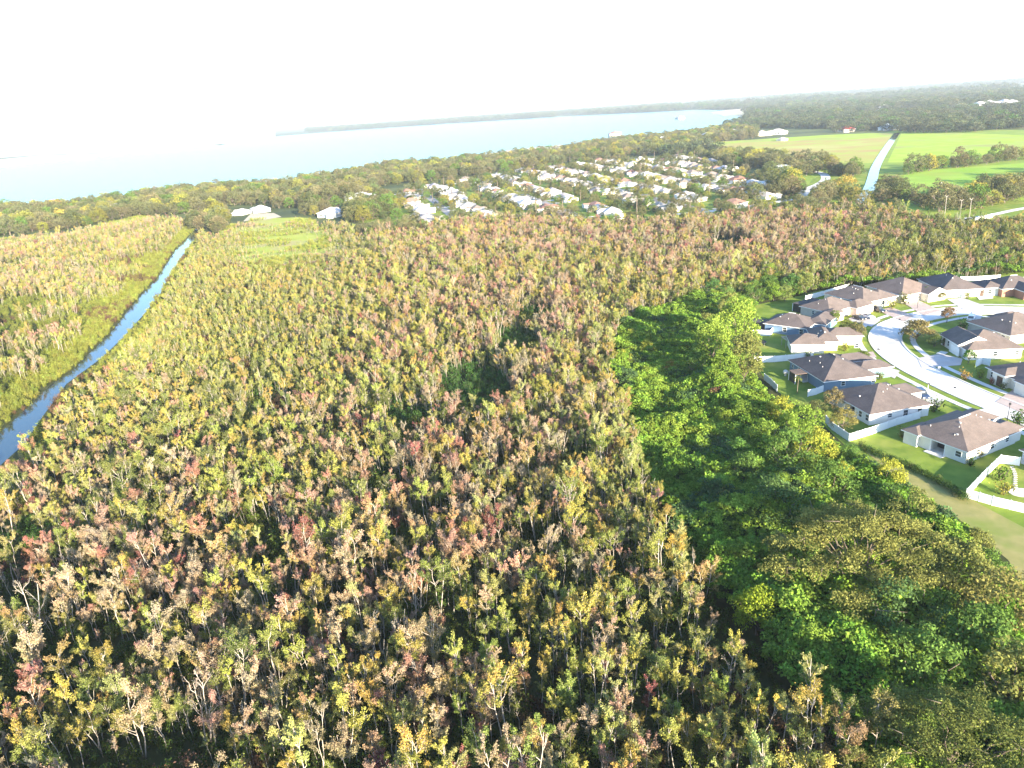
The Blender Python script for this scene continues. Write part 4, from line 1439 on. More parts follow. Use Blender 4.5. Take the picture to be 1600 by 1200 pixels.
t = thing('garden_globe', 'pale ball on a stand beside the blue house patio', 'garden ornament', P(1227, 587))
obj('ball', MB().ball((0, 0, 1.0), .65, 10, 7).mesh('globe_ball', M_VENT), t)
obj('stand', MB().tube([(0, 0, 0), (0, 0, .5)], [.3, .12], 7).mesh('globe_stand', M_CONC), t)


def patio_set(label, x, y):
    t = thing('patio_table', label, 'table', P(x, y) + np.array([0, 0, .12]))
    obj('top', MB().prism([(.6 * math.cos(a), .6 * math.sin(a)) for a in np.linspace(0, 6.283, 13)[:-1]], .7, .74).mesh('table_top', M_DARK), t)
    obj('leg', MB().tube([(0, 0, 0), (0, 0, .7)], [.2, .06], 6).mesh('table_leg', M_DARK), t)


patio_set('dark patio table under the covered patio of the nearest cream house', 1473, 693)

# ------------------------------------------------------------------ fences of white vinyl: panels and posts
PANEL_ME = MB().box(0.02, .98, -.025, .025, .06, 1.72).box(.02, .98, -.04, .04, 1.72, 1.8).mesh('fence_panel', M_VINYL)
POST_ME = MB().box(-.065, .065, -.065, .065, -.05, 1.86).box(-.085, .085, -.085, .085, 1.861, 1.91).mesh('fence_post', M_VINYL)


def fence(label, pts, step=2.4, hgt=1.0, tintm=None):
    w_ = WP(pts)
    t = thing('vinyl_fence', label, 'fence', w_[0])
    o = w_[0]
    first = True
    for a, b in zip(w_[:-1], w_[1:]):
        L_ = np.linalg.norm(b - a)
        n_ = max(1, round(L_ / step))
        rz = math.atan2(b[1] - a[1], b[0] - a[0])
        for k in range(n_):
            p = a + (b - a) * k / n_ - o
            q_ = obj('panel', PANEL_ME, t, p, rz)
            q_.scale = (L_ / n_, 1, hgt)
            c_ = obj('post', POST_ME, t, p, rz)
            c_.scale = (1, 1, hgt)
    c_ = obj('post', POST_ME, t, w_[-1] - o, rz)
    c_.scale = (1, 1, hgt)
    return t


fence('white fence curving between the two nearest houses, brightest in the sun', [(1290, 661), (1300, 672), (1326, 690), (1362, 679), (1400, 665), (1437, 654)])
fence('white fence between the blue house lawn and the pergola lawn', [(1178, 567), (1210, 566), (1243, 563), (1270, 560)])
fence('short white fence stub beside the farthest left blue house', [(1176, 524), (1203, 525), (1211, 516)])
fence('greyish fence slanting along the thicket end of the blue house lawn', [(1194, 594), (1204, 602), (1214, 612)])
fence('short white fence joining the blue house to the thicket', [(1262, 620), (1275, 617), (1287, 612)])
fence('long white fence at the top of the green lawn against the tree belt', [(1258, 470), (1290, 461), (1326, 451)])
fence('white fence round the bottom right yard, meeting at a sharp corner', [(1592, 728), (1562, 724), (1540, 745), (1509, 778), (1550, 790), (1605, 803), (1660, 816)])
fence('white fence behind the dark-roofed white house', [(1500, 440), (1530, 439), (1562, 437)])
fence('short white fence between the dark-roofed house and the brick-red house', [(1541, 461), (1554, 460)])
fence('bluish white fence between the gabled corner house and the arched entry house', [(1524, 574), (1534, 569), (1546, 572)], hgt=1.05)
fence('distant white fence among the trees below the second field', [(1486, 352), (1510, 350), (1552, 340)], step=5, hgt=1.2)
fence('distant white fence right of the tree tops by the far road', [(1564, 362), (1585, 366), (1605, 370)], step=5, hgt=1.2)

# ------------------------------------------------------------------ drives and walks
DRV = [([(1433, 560), (1470, 553), (1504, 561), (1501, 571), (1440, 575)], M_GREYPAVE), ([(1555, 628), (1585, 608), (1660, 640), (1630, 660)], M_PAVER),
       ([(1322, 500), (1348, 488), (1376, 501), (1362, 511)], M_GREYPAVE), ([(1372, 486), (1392, 480), (1428, 494), (1412, 503)], M_PAVER),
       ([(1412, 474), (1436, 470), (1470, 486), (1443, 493)], M_PAVER), ([(1480, 468), (1505, 466), (1538, 478), (1505, 484)], M_GREYPAVE),
       ([(1366, 578), (1385, 573), (1406, 580), (1398, 592)], M_GREYPAVE), ([(1428, 622), (1448, 609), (1478, 622), (1466, 637)], M_CONC),
       ([(1516, 644), (1560, 634), (1588, 648), (1548, 660)], M_CONC), ([(1325, 553), (1364, 550), (1370, 559), (1330, 561)], M_PAVER), ([(1512, 500), (1520, 487), (1536, 487), (1532, 502)], M_CONC)]
for k, (pp, m_) in enumerate(DRV):
    sheet('driveway', WP(pp), .10 + .004 * k, m_)
for pp in ([(1462, 553), (1470, 549), (1482, 551), (1476, 555)], [(1525, 462), (1550, 461), (1552, 467), (1530, 469)]):
    sheet('garden_path', WP(pp), .15, M_CONC)
# stepping stones in the bottom right yard
stone_me = MB().prism([(-.35, -.2), (.3, -.22), (.36, .18), (-.3, .22)], 0, .06).mesh('stepping_stone', M_GREYPAVE)
path_t = thing('stone_path', 'row of pale stepping stones leading across the bottom right yard', 'path', P(1582, 732))
for k in range(11):
    a, b = np.array([1581, 730]), np.array([1589, 762])
    p = P(*(a + (b - a) * k / 10 + np.array([2.0 * math.sin(k * .5), 0])))
    obj('stepping_stone', stone_me, path_t, p - P(1582, 732) + np.array([0, 0, .03]), .2 * math.sin(k * 3.1))
t = obj('yard_pad', MB().prism([(2.2 * math.cos(a), 1.6 * math.sin(a)) for a in np.linspace(0, 6.283, 17)[:-1]], 0, .05).mesh('yard_pad', M_CONC), None, P(1597, 770) + np.array([0, 0, .03]))
tag(t, 'round pale concrete pad at the end of the stepping stones', 'patio')

# ------------------------------------------------------------------ cars
WHEEL = MB().tube([(0, -.11, 0), (0, .11, 0)], .33, 12).mesh('car_wheel', M_RUBBER)
RIM = MB().tube([(0, -.125, 0), (0, .125, 0)], .2, 8).mesh('wheel_rim', M_VENT)


def car(label, x, y, toward, colour, suv=False, dz=0.12):
    p = P(x, y)
    q = P(*toward)
    t = thing('parked_car', label, 'car', (p[0], p[1], dz), math.atan2(q[1] - p[1], q[0] - p[0]))
    L_, Wd, Hh = (4.8, 1.9, 1.72) if suv else (4.6, 1.8, 1.42)
    xs = [-L_ / 2, -L_ / 2 + .12, -L_ * .3, L_ * .2, L_ / 2 - .25, L_ / 2]
    zt = [.62, .92, .98 if not suv else 1.05, .95, .82, .55]
    b = MB()
    prof = [(xs[0], .3)] + [(a, c) for a, c in zip(xs, zt)] + [(xs[-1], .3)]
    for s in (-1, 1):
        pass
    n_ = len(prof)
    v = []
    for yy, ins in ((-Wd / 2, 0.0), (-Wd / 2 + .12, .04), (Wd / 2 - .12, .04), (Wd / 2, 0.0)):
        edge_ = abs(yy) == Wd / 2
        for a, c in prof:
            v.append((a * (.97 if edge_ else 1), yy, c - (.08 if edge_ and c > .4 else 0)))
    fs = []
    for s in range(3):
        for i in range(n_):
            fs.append((s * n_ + i, s * n_ + (i + 1) % n_, (s + 1) * n_ + (i + 1) % n_, (s + 1) * n_ + i))
    fs += [tuple(range(n_ - 1, -1, -1)), tuple(range(3 * n_, 4 * n_))]
    b.add(v, fs)
    x0, x1 = (-L_ / 2 + .2, L_ * .22) if suv else (-L_ * .38, L_ * .22)
    rx0, rx1 = (-L_ / 2 + .45, L_ * .06) if suv else (-L_ * .2, L_ * .05)
    body = obj('body', b.mesh('car_body', colour), t)
    top_ = MB().add([(rx0, -.62, Hh), (rx1, -.62, Hh), (rx1, .62, Hh), (rx0, .62, Hh), (rx0 - .06, -.66, Hh - .07), (rx1 + .06, -.66, Hh - .07), (rx1 + .06, .66, Hh - .07), (rx0 - .06, .66, Hh - .07)],
                    [(0, 1, 2, 3), (0, 4, 5, 1), (1, 5, 6, 2), (2, 6, 7, 3), (3, 7, 4, 0), (7, 6, 5, 4)])
    obj('roof', top_.mesh('car_roof', colour), t)
    zb = .93
    g = MB().add([(x0, -.8, zb - .06), (x1, -.8, zb - .06), (x1, .8, zb - .06), (x0, .8, zb - .06), (rx0 - .04, -.65, Hh - .065), (rx1 + .04, -.65, Hh - .065), (rx1 + .04, .65, Hh - .065), (rx0 - .04, .65, Hh - .065)],
                 [(0, 1, 5, 4), (1, 2, 6, 5), (2, 3, 7, 6), (3, 0, 4, 7), (0, 3, 2, 1), (4, 5, 6, 7)])
    obj('windows', g.mesh('car_glass', M_GLASS), t)
    for sx in (-1, 1):
        for sy in (-1, 1):
            wh = obj('wheel', WHEEL, t, (sx * L_ * .31, sy * (Wd / 2 - .1), .33))
            obj('rim', RIM, wh)
            lm = MB().box(-.03, .03, -.2, .2, -.07, .07)
            obj('headlight' if sx > 0 else 'tail_light', lm.mesh('lamp_lens', M_LAMP if sx > 0 else M_RED), t, (sx * (L_ / 2 - .02), sy * .6, .6))
    return t


M_RED = surf('red_lens', (.25, .01, .01), (.35, .02, .02), 3, .3, .5)
C_BLACK, C_WHITE, C_BLUE = carpaint('black_paint', (.015, .015, .018)), carpaint('white_paint', (.75, .75, .75)), carpaint('navy_paint', (.03, .045, .09))
car('white car on the grey drive beside the pinkish house', 1356, 497, (1368, 501), C_WHITE)
car('small black car left of the white car on the grey drive', 1342, 499, (1354, 503), C_BLACK)
car('black wagon on the paved drive behind the white car', 1373, 487, (1386, 491), C_BLACK, True)
car('dark car half hidden on the drive between the two nearest houses', 1440, 620, (1449, 627), C_BLUE, True)
car('white car on the drive by the round brown street tree', 1517, 500, (1522, 490), C_WHITE, True)


def mailbox(label, x, y, rz=0):
    t = thing('mailbox', label, 'mailbox', P(x, y) + np.array([0, 0, .05]), rz)
    obj('post', MB().box(-.06, .06, -.06, .06, 0, 1.0).mesh('mailbox_post', M_WHITE), t)
    b = MB().box(-.14, .14, -.26, .26, 1.001, 1.18).tube([(0, -.26, 1.18), (0, .26, 1.18)], .14, 8)
    o = obj('box', b.mesh('mailbox_box', M_DARK), t)
    obj('door', MB().box(-.13, .13, .262, .28, 1.02, 1.28).mesh('mailbox_door', M_VENT), o)


mailbox('dark mailbox on the verge by the drive of the dark car', 1450, 607, 1)
mailbox('dark mailbox on the verge below the grey paver drive', 1491, 613, 1)
mailbox('dark mailbox on the right verge in the bend of the street', 1405, 505, .4)
mailbox('mailbox on the verge of the bright cul-de-sac corner', 1372, 552, .3)
t = thing('utility_box', 'small pale utility box on the corner house lawn', 'utility box', P(1467, 577))
obj('cabinet', MB().box(-.3, .3, -.2, .2, .05, .65).mesh('utility_cabinet', M_VENT), t)
obj('lid', MB().box(-.33, .33, -.23, .23, .651, .7).mesh('utility_lid', M_VENT), t)
t = thing('yard_hydrant', 'small pale hydrant on the verge in front of the corner house', 'hydrant', P(1415, 554))
obj('barrel', MB().tube([(0, 0, 0), (0, 0, .7)], [.16, .13], 8).ball((0, 0, .72), .17, 8, 5).mesh('hydrant_barrel', M_WHITE), t)
obj('cap', MB().tube([(-.26, 0, .5), (.26, 0, .5)], .08, 6).mesh('hydrant_cap', M_VENT), t)


def lamp_post(label, x, y, h=5.0):
    t = thing('street_lamp', label, 'street lamp', P(x, y))
    obj('pole', MB().tube([(0, 0, 0), (0, 0, h)], [.09, .06], 7).mesh('lamp_pole', M_DARK), t)
    obj('lamp_head', MB().tube([(0, 0, h + .001), (0, 0, h + .2), (0, 0, h + .5), (0, 0, h + .62)], [.1, .24, .2, .05], 8).mesh('lamp_head', M_DARK), t)


lamp_post('thin dark street lamp on the pavement beside the nearest cream house', 1573, 660, 4.0)
lamp_post('thin dark street lamp where the drives meet below the pale gabled house', 1433, 482, 3.6)

# ------------------------------------------------------------------ garden plants
GT = [  # x, y, height of the middle, stock, scale, colours, name, label
    (1434, 515, 3.0, 'bushy', (1.5, 1.5, .95), (.24, .20, .08), (.17, .15, .06), 'street_tree', 'wide tan-olive tree on the inside of the street bend'),
    (1481, 492, 2.6, 'streettree', 1.0, (.22, .14, .07), (.15, .10, .05), 'street_tree', 'round brown tree on the inner verge of the upper street'),
    (1340, 517, 3.2, 'streettree', 1.15, (.17, .16, .07), (.12, .12, .05), 'street_tree', 'slim olive tree with a pale trunk left of the street bend'),
    (1322, 514, 2.0, 'streettree', .9, (.17, .20, .05), (.12, .15, .04), 'street_tree', 'pale green tree against the pinkish house front'),
    (1349, 558, 2.2, 'streettree', .82, (.13, .17, .04), (.09, .13, .03), 'street_tree', 'upright green tree in the blue house front lawn'),
    (1514, 558, 1.8, 'streettree', .75, (.08, .19, .03), (.06, .14, .02), 'clipped_tree', 'round clipped bright green tree at the grey paver drive'),
    (1508, 588, .9, 'garden', 1.5, (.34, .22, .05), (.26, .17, .04), 'ornamental_tree', 'small golden round tree on the front lawn of the arched entry house'),
    (1533, 586, .8, 'garden', 1.6, (.20, .26, .04), (.14, .19, .03), 'garden_shrub', 'yellow-green round shrub left of the twin front windows'),
    (1303, 622, 3.0, 'bushy', (.62, .62, .72), (.23, .19, .09), (.16, .14, .06), 'yard_tree', 'tan-leaved tree at the rear left corner of the curved fence house'),
    (1318, 653, 2.6, 'bushy', (.72, .72, .62), (.25, .22, .07), (.17, .16, .05), 'yard_tree', 'gold-olive tree in the yard behind the curved white fence'),
    (1275, 640, 2.0, 'bushy', (.6, .6, .5), (.16, .17, .06), (.1, .12, .04), 'yard_tree', 'olive tree in the narrow yard by the greyish fence'),
    (1246, 604, 1.8, 'palm', .55, (.24, .28, .04), (.17, .2, .03), 'yard_palm', 'yellow-green bushy palm behind the blue house patio'),
    (1330, 588, 1.9, 'palm', .6, (.09, .18, .04), (.06, .13, .03), 'yard_palm', 'small green palm beside the slate blue house wall'),
    (1376, 588, .9, 'garden', 1.3, (.18, .22, .04), (.12, .16, .03), 'garden_shrub', 'light green shrub at the blue house corner by the drive'),
    (1460, 637, 1.0, 'garden', 1.9, (.07, .12, .03), (.05, .09, .02), 'garden_shrub', 'large round dark green shrub between the two nearest houses'),
    (1590, 660, .9, 'garden', 2.1, (.06, .11, .03), (.045, .08, .02), 'garden_shrub', 'broad dark green shrub by the pavement at the right edge'),
    (1461, 534, 1.6, 'bushy', (.55, .55, .42), (.10, .14, .04), (.07, .1, .03), 'garden_shrub', 'large dark green shrub at the gabled corner house front'),
    (1463, 527, 2.6, 'palm', .6, (.38, .36, .16), (.28, .26, .1), 'yard_palm', 'pale cream-green palm above the corner house shrub'),
    (1410, 677, 1.0, 'garden', 1.5, (.26, .26, .08), (.18, .19, .05), 'garden_shrub', 'pale yellow shrub at the left corner of the nearest cream house'),
    (1497, 705, .8, 'garden', 1.2, (.22, .25, .08), (.15, .18, .05), 'garden_shrub', 'pale green shrub right of the covered back patio'),
    (1503, 711, .8, 'garden', 1.1, (.12, .18, .04), (.08, .13, .03), 'garden_shrub', 'mid green shrub at the near corner of the nearest cream house'),
    (1517, 722, .8, 'garden', 1.2, (.06, .12, .03), (.04, .08, .02), 'garden_shrub', 'dark green shrub at the near corner of the nearest cream house'),
    (1530, 709, .8, 'garden', 1.2, (.16, .16, .05), (.11, .11, .04), 'garden_shrub', 'olive shrub along the sunny wall of the nearest cream house'),
    (1543, 698, .8, 'garden', 1.2, (.09, .15, .03), (.06, .1, .02), 'garden_shrub', 'green shrub midway along the sunny wall of the nearest cream house'),
    (1556, 687, .8, 'garden', 1.3, (.07, .14, .03), (.05, .1, .02), 'garden_shrub', 'green shrub near the far end of the sunny cream wall'),
    (1408, 650, .6, 'garden', 1.1, (.05, .1, .03), (.04, .07, .02), 'garden_shrub', 'left dark round shrub inside the curved white fence'),
    (1421, 645, .6, 'garden', 1.1, (.05, .1, .03), (.04, .07, .02), 'garden_shrub', 'right dark round shrub inside the curved white fence'),
    (1395, 478, 1.0, 'garden', 2.0, (.24, .25, .05), (.16, .18, .04), 'garden_shrub', 'yellow-lit shrub at the wall between two cream houses'),
    (1414, 470, 1.2, 'garden', 2.4, (.16, .17, .06), (.1, .12, .04), 'garden_shrub', 'olive shrub right of the yellow-lit shrub'),
    (1384, 472, 1.2, 'garden', 1.8, (.08, .13, .04), (.05, .09, .02), 'garden_shrub', 'dark green shrub left of the yellow-lit shrub'),
    (1352, 480, 1.4, 'palm', .5, (.26, .27, .06), (.18, .2, .04), 'yard_palm', 'small yellow-green palm between the pinkish house and the black wagon'),
    (1458, 463, 1.4, 'garden', 2.4, (.07, .12, .04), (.05, .08, .02), 'garden_shrub', 'dark shrub beside the garage of the pale gabled house'),
    (1473, 464, 1.4, 'streettree', .6, (.16, .16, .05), (.11, .12, .04), 'ornamental_tree', 'small olive tree at the drive of the dark-roofed white house'),
    (1450, 468, .6, 'garden', 1.6, (.11, .16, .04), (.08, .12, .03), 'garden_shrub', 'low green shrub on the lawn strip between two drives'),
    (1512, 464, .7, 'garden', 1.5, (.16, .19, .05), (.11, .14, .04), 'garden_shrub', 'pale shrub before the columned porch'),
    (1504, 511, 1.0, 'garden', 1.8, (.05, .1, .03), (.035, .07, .02), 'garden_shrub', 'dark shrub at the left corner of the taupe house'),
    (1594, 528, 1.2, 'garden', 1.8, (.2, .19, .07), (.14, .14, .05), 'garden_shrub', 'tan shrub before the taupe house front'),
    (1565, 742, 1.2, 'garden', 1.9, (.10, .17, .03), (.07, .12, .02), 'garden_shrub', 'green shrub inside the bottom right fenced yard'),
    (1569, 766, .9, 'garden', 1.5, (.28, .26, .05), (.2, .19, .04), 'garden_shrub', 'yellow shrub near the long bright bottom right fence'),
    (1262, 555, 1.2, 'garden', 1.4, (.13, .18, .06), (.09, .13, .04), 'garden_shrub', 'pale green shrub before the peach house rear wall'),
    (1318, 528, 1.6, 'garden', 1.6, (.3, .2, .08), (.2, .14, .06), 'garden_shrub', 'orange-brown shrub at the peach house front'),
    (1320, 543, 1.0, 'garden', 1.7, (.3, .3, .06), (.2, .22, .04), 'garden_shrub', 'yellow shrub at the right corner of the peach house'),
    (1303, 502, 1.3, 'streettree', .9, (.16, .21, .05), (.11, .15, .03), 'street_tree', 'green tree left of the peach house roof peak'),
    (1550, 597, .6, 'garden', 1.1, (.3, .12, .09), (.2, .09, .06), 'garden_shrub', 'reddish shrub beside the arched entry'),
    (1568, 603, .7, 'garden', 1.1, (.14, .16, .05), (.1, .12, .04), 'garden_shrub', 'dark olive shrub under the twin front windows'),
    (1585, 445, 1.0, 'garden', 2.0, (.2, .22, .05), (.14, .16, .04), 'garden_shrub', 'yellow-green shrub over the roof line of the brick-red house'),
]
for k, (x, y, hz, key, sc, c1, c2, nm, lab) in enumerate(GT):
    w_ = P(x, y, hz)
    if key == 'garden':
        sc = sc * 1.5
    plant(nm, key, k, (w_[0], w_[1], 0), k * 1.3, sc, c1, c2, lab, 'shrub' if 'shrub' in nm else 'tree')
# the clipped hedge between lawn and dry strip: one thing, leafy masses in a row
hl = smooth_line(WP([(1350, 703), (1380, 716), (1415, 730), (1445, 744), (1470, 757), (1495, 772), (1510, 784)]), 10)
t = thing('hedge', 'low dark green hedge along the lawn edge beside the dry grass strip', 'hedge', hl[0])
L_ = Leaves(99)
for k, p in enumerate(hl):
    for j in range(2):
        L_.puff(p - hl[0] + np.array([rng.normal() * .3, rng.normal() * .3, .55 + rng.normal() * .15]), rng.uniform(.6, 1.0), 60, .2, .6, .5, .6, .85)
c = obj('foliage', plant_mesh('hedge_foliage', None, L_, M_BARK2), t)
c['tint'], c['tint2'] = [.065, .12, .03], [.04, .075, .02]
w_ = MB()
for k in range(0, len(hl), 2):
    w_.tube([hl[k] - hl[0], hl[k] - hl[0] + np.array([.05, .05, .7])], .03, 4)
obj('stem', w_.mesh('hedge_stem', M_BARK2), t)
for x, y, s_ in ((1345, 698, 1.4), (1352, 705, 1.1), (1424, 732, 1.3), (1467, 753, 1.2)):
    w_ = P(x, y)
    plant('hedge_shrub', 'garden', int(x), w_, 1.0, s_, (.14, .17, .05), (.09, .12, .03), {1345: 'olive shrub at the head of the hedge by the fence corner', 1352: 'second olive shrub from the fence corner on the hedge line', 1424: 'taller shrub standing up midway in the hedge', 1467: 'rounded shrub near the lower end of the hedge'}[x], 'shrub')


# ------------------------------------------------------------------ the far housing estate, oaks, woods
def far_house_meshes(i):
    r = np.random.default_rng(900 + i)
    w, d = r.uniform(15, 19), r.uniform(12, 14.5)
    rf, wl = MB(), MB()
    roof_solid(rf, -w / 2, w / 2, -d / 2, d / 2, 2.8)
    wl.box(-w / 2 + .5, w / 2 - .5, -d / 2 + .5, d / 2 - .5, -.1, 2.62)
    gx = r.choice([-1, 1]) * (w / 2 - 3.6)
    kd = ['hip', 'gable_y'][i % 2]
    roof_solid(rf, gx - 3.5, gx + 3.5, -d / 2 - 4.5, 1.0, 2.82, kd)
    wl.box(gx - 3.0, gx + 3.0, -d / 2 - 4.0, 0, -.12, 2.6)
    if i % 3 == 0:
        roof_solid(rf, -gx - 2.6, -gx + 2.6, 0, d / 2 + 3, 2.83, 'hip')
        wl.box(-gx - 2.1, -gx + 2.1, 0, d / 2 + 2.5, -.13, 2.58)
    gd = MB().box(gx - 2.4, gx + 2.4, -d / 2 - 4.04, -d / 2 - 3.9, .05, 2.3)
    wins = []
    for sx, sy in ((-gx * .3, -d / 2 + .48), (-gx * .9, -d / 2 + .48), (0, d / 2 - .48), (w * .28, d / 2 - .48)):
        wins.append(MB().box(sx - .7, sx + .7, sy - .05, sy + .05, .9, 2.1).mesh('far_window', M_GLASS))
    for sx in (-w / 2 + .48, w / 2 - .48):
        wins.append(MB().box(sx - .05, sx + .05, -.8, .8, .9, 2.1).mesh('far_window', M_GLASS))
    return rf.mesh('far_roof', [M_ROOF, M_WHITE]), wl.mesh('far_wall', M_PAINT), gd.mesh('far_garage_door', M_WHITE), wins


FH = [far_house_meshes(i) for i in range(6)]


def far_house(i, loc, rz, roof, wall, label, group=None, sc=1.0):
    rm, wm, gm, wins = FH[i % 6]
    t = thing('far_house', label, 'house', loc, rz, group)
    t.scale = (sc,) * 3
    o = obj('roof', rm, t)
    o['tint'] = [float(q) for q in roof]
    o = obj('wall', wm, t)
    o['tint'] = [float(q) for q in wall]
    obj('garage_door', gm, t)
    for q in wins:
        obj('window', q, t)
    return t


estate_w = WP([(560, 348), (600, 320), (660, 290), (760, 277), (850, 262), (930, 252), (1080, 246), (1150, 262), (1205, 283), (1215, 305), (1180, 322), (1110, 330), (1040, 338), (985, 348), (900, 350), (800, 345), (700, 350)])
sa, sb = P(716, 345)[:2], P(664, 303)[:2]
du = (sb - sa) / np.linalg.norm(sb - sa)
dn = np.array([du[1], -du[0]])                     # to the right of the streets
sheet('estate_lawn', estate_w, .12, M_LAWN)
M_OLDROAD = surf('worn_asphalt', (.26, .25, .25), (.33, .32, .31), .2, .9, .1)
ROOFC = [((.32, .31, .31), 'grey'), ((.42, .39, .36), 'beige'), ((.24, .195, .175), 'brown'), ((.55, .54, .54), 'whitish'), ((.30, .17, .13), 'terracotta'), ((.27, .26, .285), 'slate')]
WALLC = [((.74, .72, .68), 'white'), ((.7, .62, .5), 'cream'), ((.62, .54, .46), 'tan')]
todo, house_xy = [], []
hk = 0
for row in range(-2, 8):
    o0 = sa + dn * (row * 76)
    line = np.array([np.append(o0 + du * s, 0) for s in range(-120, 760, 20)])
    ok = inpoly(line, estate_w)
    if ok.sum() < 3:
        continue
    ii = np.where(ok)[0]
    line = line[max(0, ii[0] - 1):ii[-1] + 1]
    ribbon('estate_street', line, -3.4, 3.4, .2, M_OLDROAD)
    for s in np.arange(0, len(line) * 20, 21):
        for side in (-1, 1):
            p = line[0][:2] + du * (s + rng.normal() * 2.5) + dn * side * (19.0 + rng.normal() * 2.5)
            if not inpoly(np.array([p]), estate_w)[0]:
                continue
            u1, v1, d1 = PX([p[0], p[1], 3])
            if not (-40 < u1[0] < 1640) or rng.random() < .1:
                continue
            rc_, rn = ROOFC[rng.choice(6, p=[.26, .22, .16, .18, .08, .10])]
            wc_, wn = WALLC[rng.integers(0, 3)]
            rz = math.atan2(du[1], du[0]) + (0 if side < 0 else math.pi) + rng.normal() * .05
            # the garage wing (-y of the house) looks at its street
            rz = math.atan2(dn[1] * side, dn[0] * side) - math.pi / 2 + rng.choice([0, 0, math.pi / 2, -.5, .5]) + rng.normal() * .12
            dist = ['in the row nearest the wood', 'in the middle of the far estate', 'at the back of the far estate'][0 if v1[0] > 322 else (1 if v1[0] > 285 else 2)]
            zone = 'left end' if u1[0] < 720 else ('centre' if u1[0] < 960 else 'right end')
            d = f"{rn}-roofed {wn} house {dist}, {zone}"
            t = far_house(hk, (p[0], p[1], .1), rz, var(1, rc_, .08, .02)[0], wc_, d, 'houses of the far estate', float(rng.uniform(.72, .95)))
            todo.append((t, d, float(u1[0])))
            house_xy.append(p)
            dv = (line[0][:2] + du * s) - p
            dv /= np.linalg.norm(dv)
            gx_ = [-1, 1][hk % 2] * 4.5
            q0 = p + dv * 9 + du * gx_
            if hk % 2 == 0:
                sheet('driveway', [np.append(q0 - du * 2.6, 0), np.append(q0 + du * 2.6, 0), np.append(q0 + du * 2.6 + dv * 8, 0), np.append(q0 - du * 2.6 + dv * 8, 0)], .24, M_CONC)
            hk += 1
house_xy = np.array(house_xy)
MISC = [(1322, 206, (.42, .06, .05), (.6, .5, .4), 'red-roofed house at the edge of the orange marsh field', 1.5), (1386, 203, (.45, .52, .56), (.7, .7, .7), 'bluish white barn at the head of the drainage canal', 1.6),
        (1465, 198, (.6, .6, .58), (.75, .74, .7), 'white barn behind the far right field', 1.6), (520, 338, (.62, .6, .58), (.78, .77, .74), 'white barn at the edge of the sunlit meadow', 1.2),
        (408, 331, (.7, .68, .64), (.78, .76, .72), 'white house in the clearing by the canal end', .95), (378, 335, (.6, .58, .55), (.7, .68, .6), 'pale shed left of the white house in the clearing', .8),
        (566, 312, (.55, .55, .56), (.75, .73, .7), 'white house among oaks right of the meadow barn', 1.3), (85, 325, (.40, .10, .07), (.7, .6, .5), 'red-roofed house under the oaks on the left lake shore', 1.5),
        (866, 238, (.5, .48, .46), (.75, .73, .7), 'white house on the lake shore point', 1.6), (960, 212, (.4, .2, .16), (.7, .62, .55), 'reddish house on the lake shore right of the point', 1.6),
        (1035, 222, (.5, .5, .5), (.75, .73, .7), 'pale house among shore oaks, left of the marsh field', 1.5), (1105, 216, (.5, .48, .45), (.75, .7, .62), 'pale house right of the shore oaks', 1.6),
        (1190, 212, (.5, .42, .36), (.72, .62, .55), 'tan house at the top left of the marsh field', 1.6), (1215, 210, (.55, .52, .5), (.75, .73, .7), 'whitish house at the top of the marsh field', 1.5),
        (1165, 200, (.5, .48, .46), (.75, .73, .7), 'white house near the end of the lake', 1.7), (1145, 210, (.46, .44, .44), (.7, .66, .6), 'grey house below the lake end', 1.6),
        (1062, 186, (.5, .45, .4), (.7, .65, .6), 'tan house beyond the lake corner', 1.8), (1222, 273, (.62, .66, .68), (.75, .75, .75), 'pale blue-white house under oaks left of the curving road', 1.4),
        (1222, 220, (.4, .38, .36), (.7, .66, .6), 'low grey shed on the meadow strip', .9), (180, 332, (.55, .5, .45), (.7, .6, .52), 'pale house among the left shore oaks', 1.4)]
for k, (x, y, rc_, wc_, lab, sc) in enumerate(MISC):
    p = P(x, y)
    far_house(k, (p[0], p[1], .1), k * .9, rc_, wc_, lab, None, sc)
    house_xy = np.vstack([house_xy, p[:2]])
# far roads
ribbon('far_road', smooth_line(WP([(1250, 310), (1262, 296), (1280, 288), (1290, 280), (1286, 272), (1270, 268)]), 6), -3.5, 3.5, .2, M_STREET)
ribbon('far_road', smooth_line(WP([(1480, 345), (1540, 338), (1600, 326), (1700, 310)]), 6), -2.2, 2.2, .24, M_CONC)
ribbon('estate_road', smooth_line(WP([(1040, 336), (1100, 332), (1180, 321), (1240, 312)]), 6), -3.5, 3.5, .24, M_CONC)
ribbon('estate_road', smooth_line(WP([(560, 318), (640, 300), (720, 286), (840, 270)]), 6), -3.5, 3.5, .24, M_CONC)

# oaks: rows by the fields, trees of the estate, belts along the shore
oak_pts, oak_where = [], []


def oaks(pts, where):
    for p in pts:
        oak_pts.append(np.asarray(p)[:2])
        oak_where.append(where)


def along(px, n, jit=2.0):
    l = smooth_line(WP(px), 12)[:, :2]
    s = np.concatenate([[0], np.cumsum(np.hypot(*np.diff(l, axis=0).T))])
    t = np.linspace(0, s[-1], n)
    return np.stack([np.interp(t, s, l[:, 0]), np.interp(t, s, l[:, 1])], 1) + rng.normal(size=(n, 2)) * jit


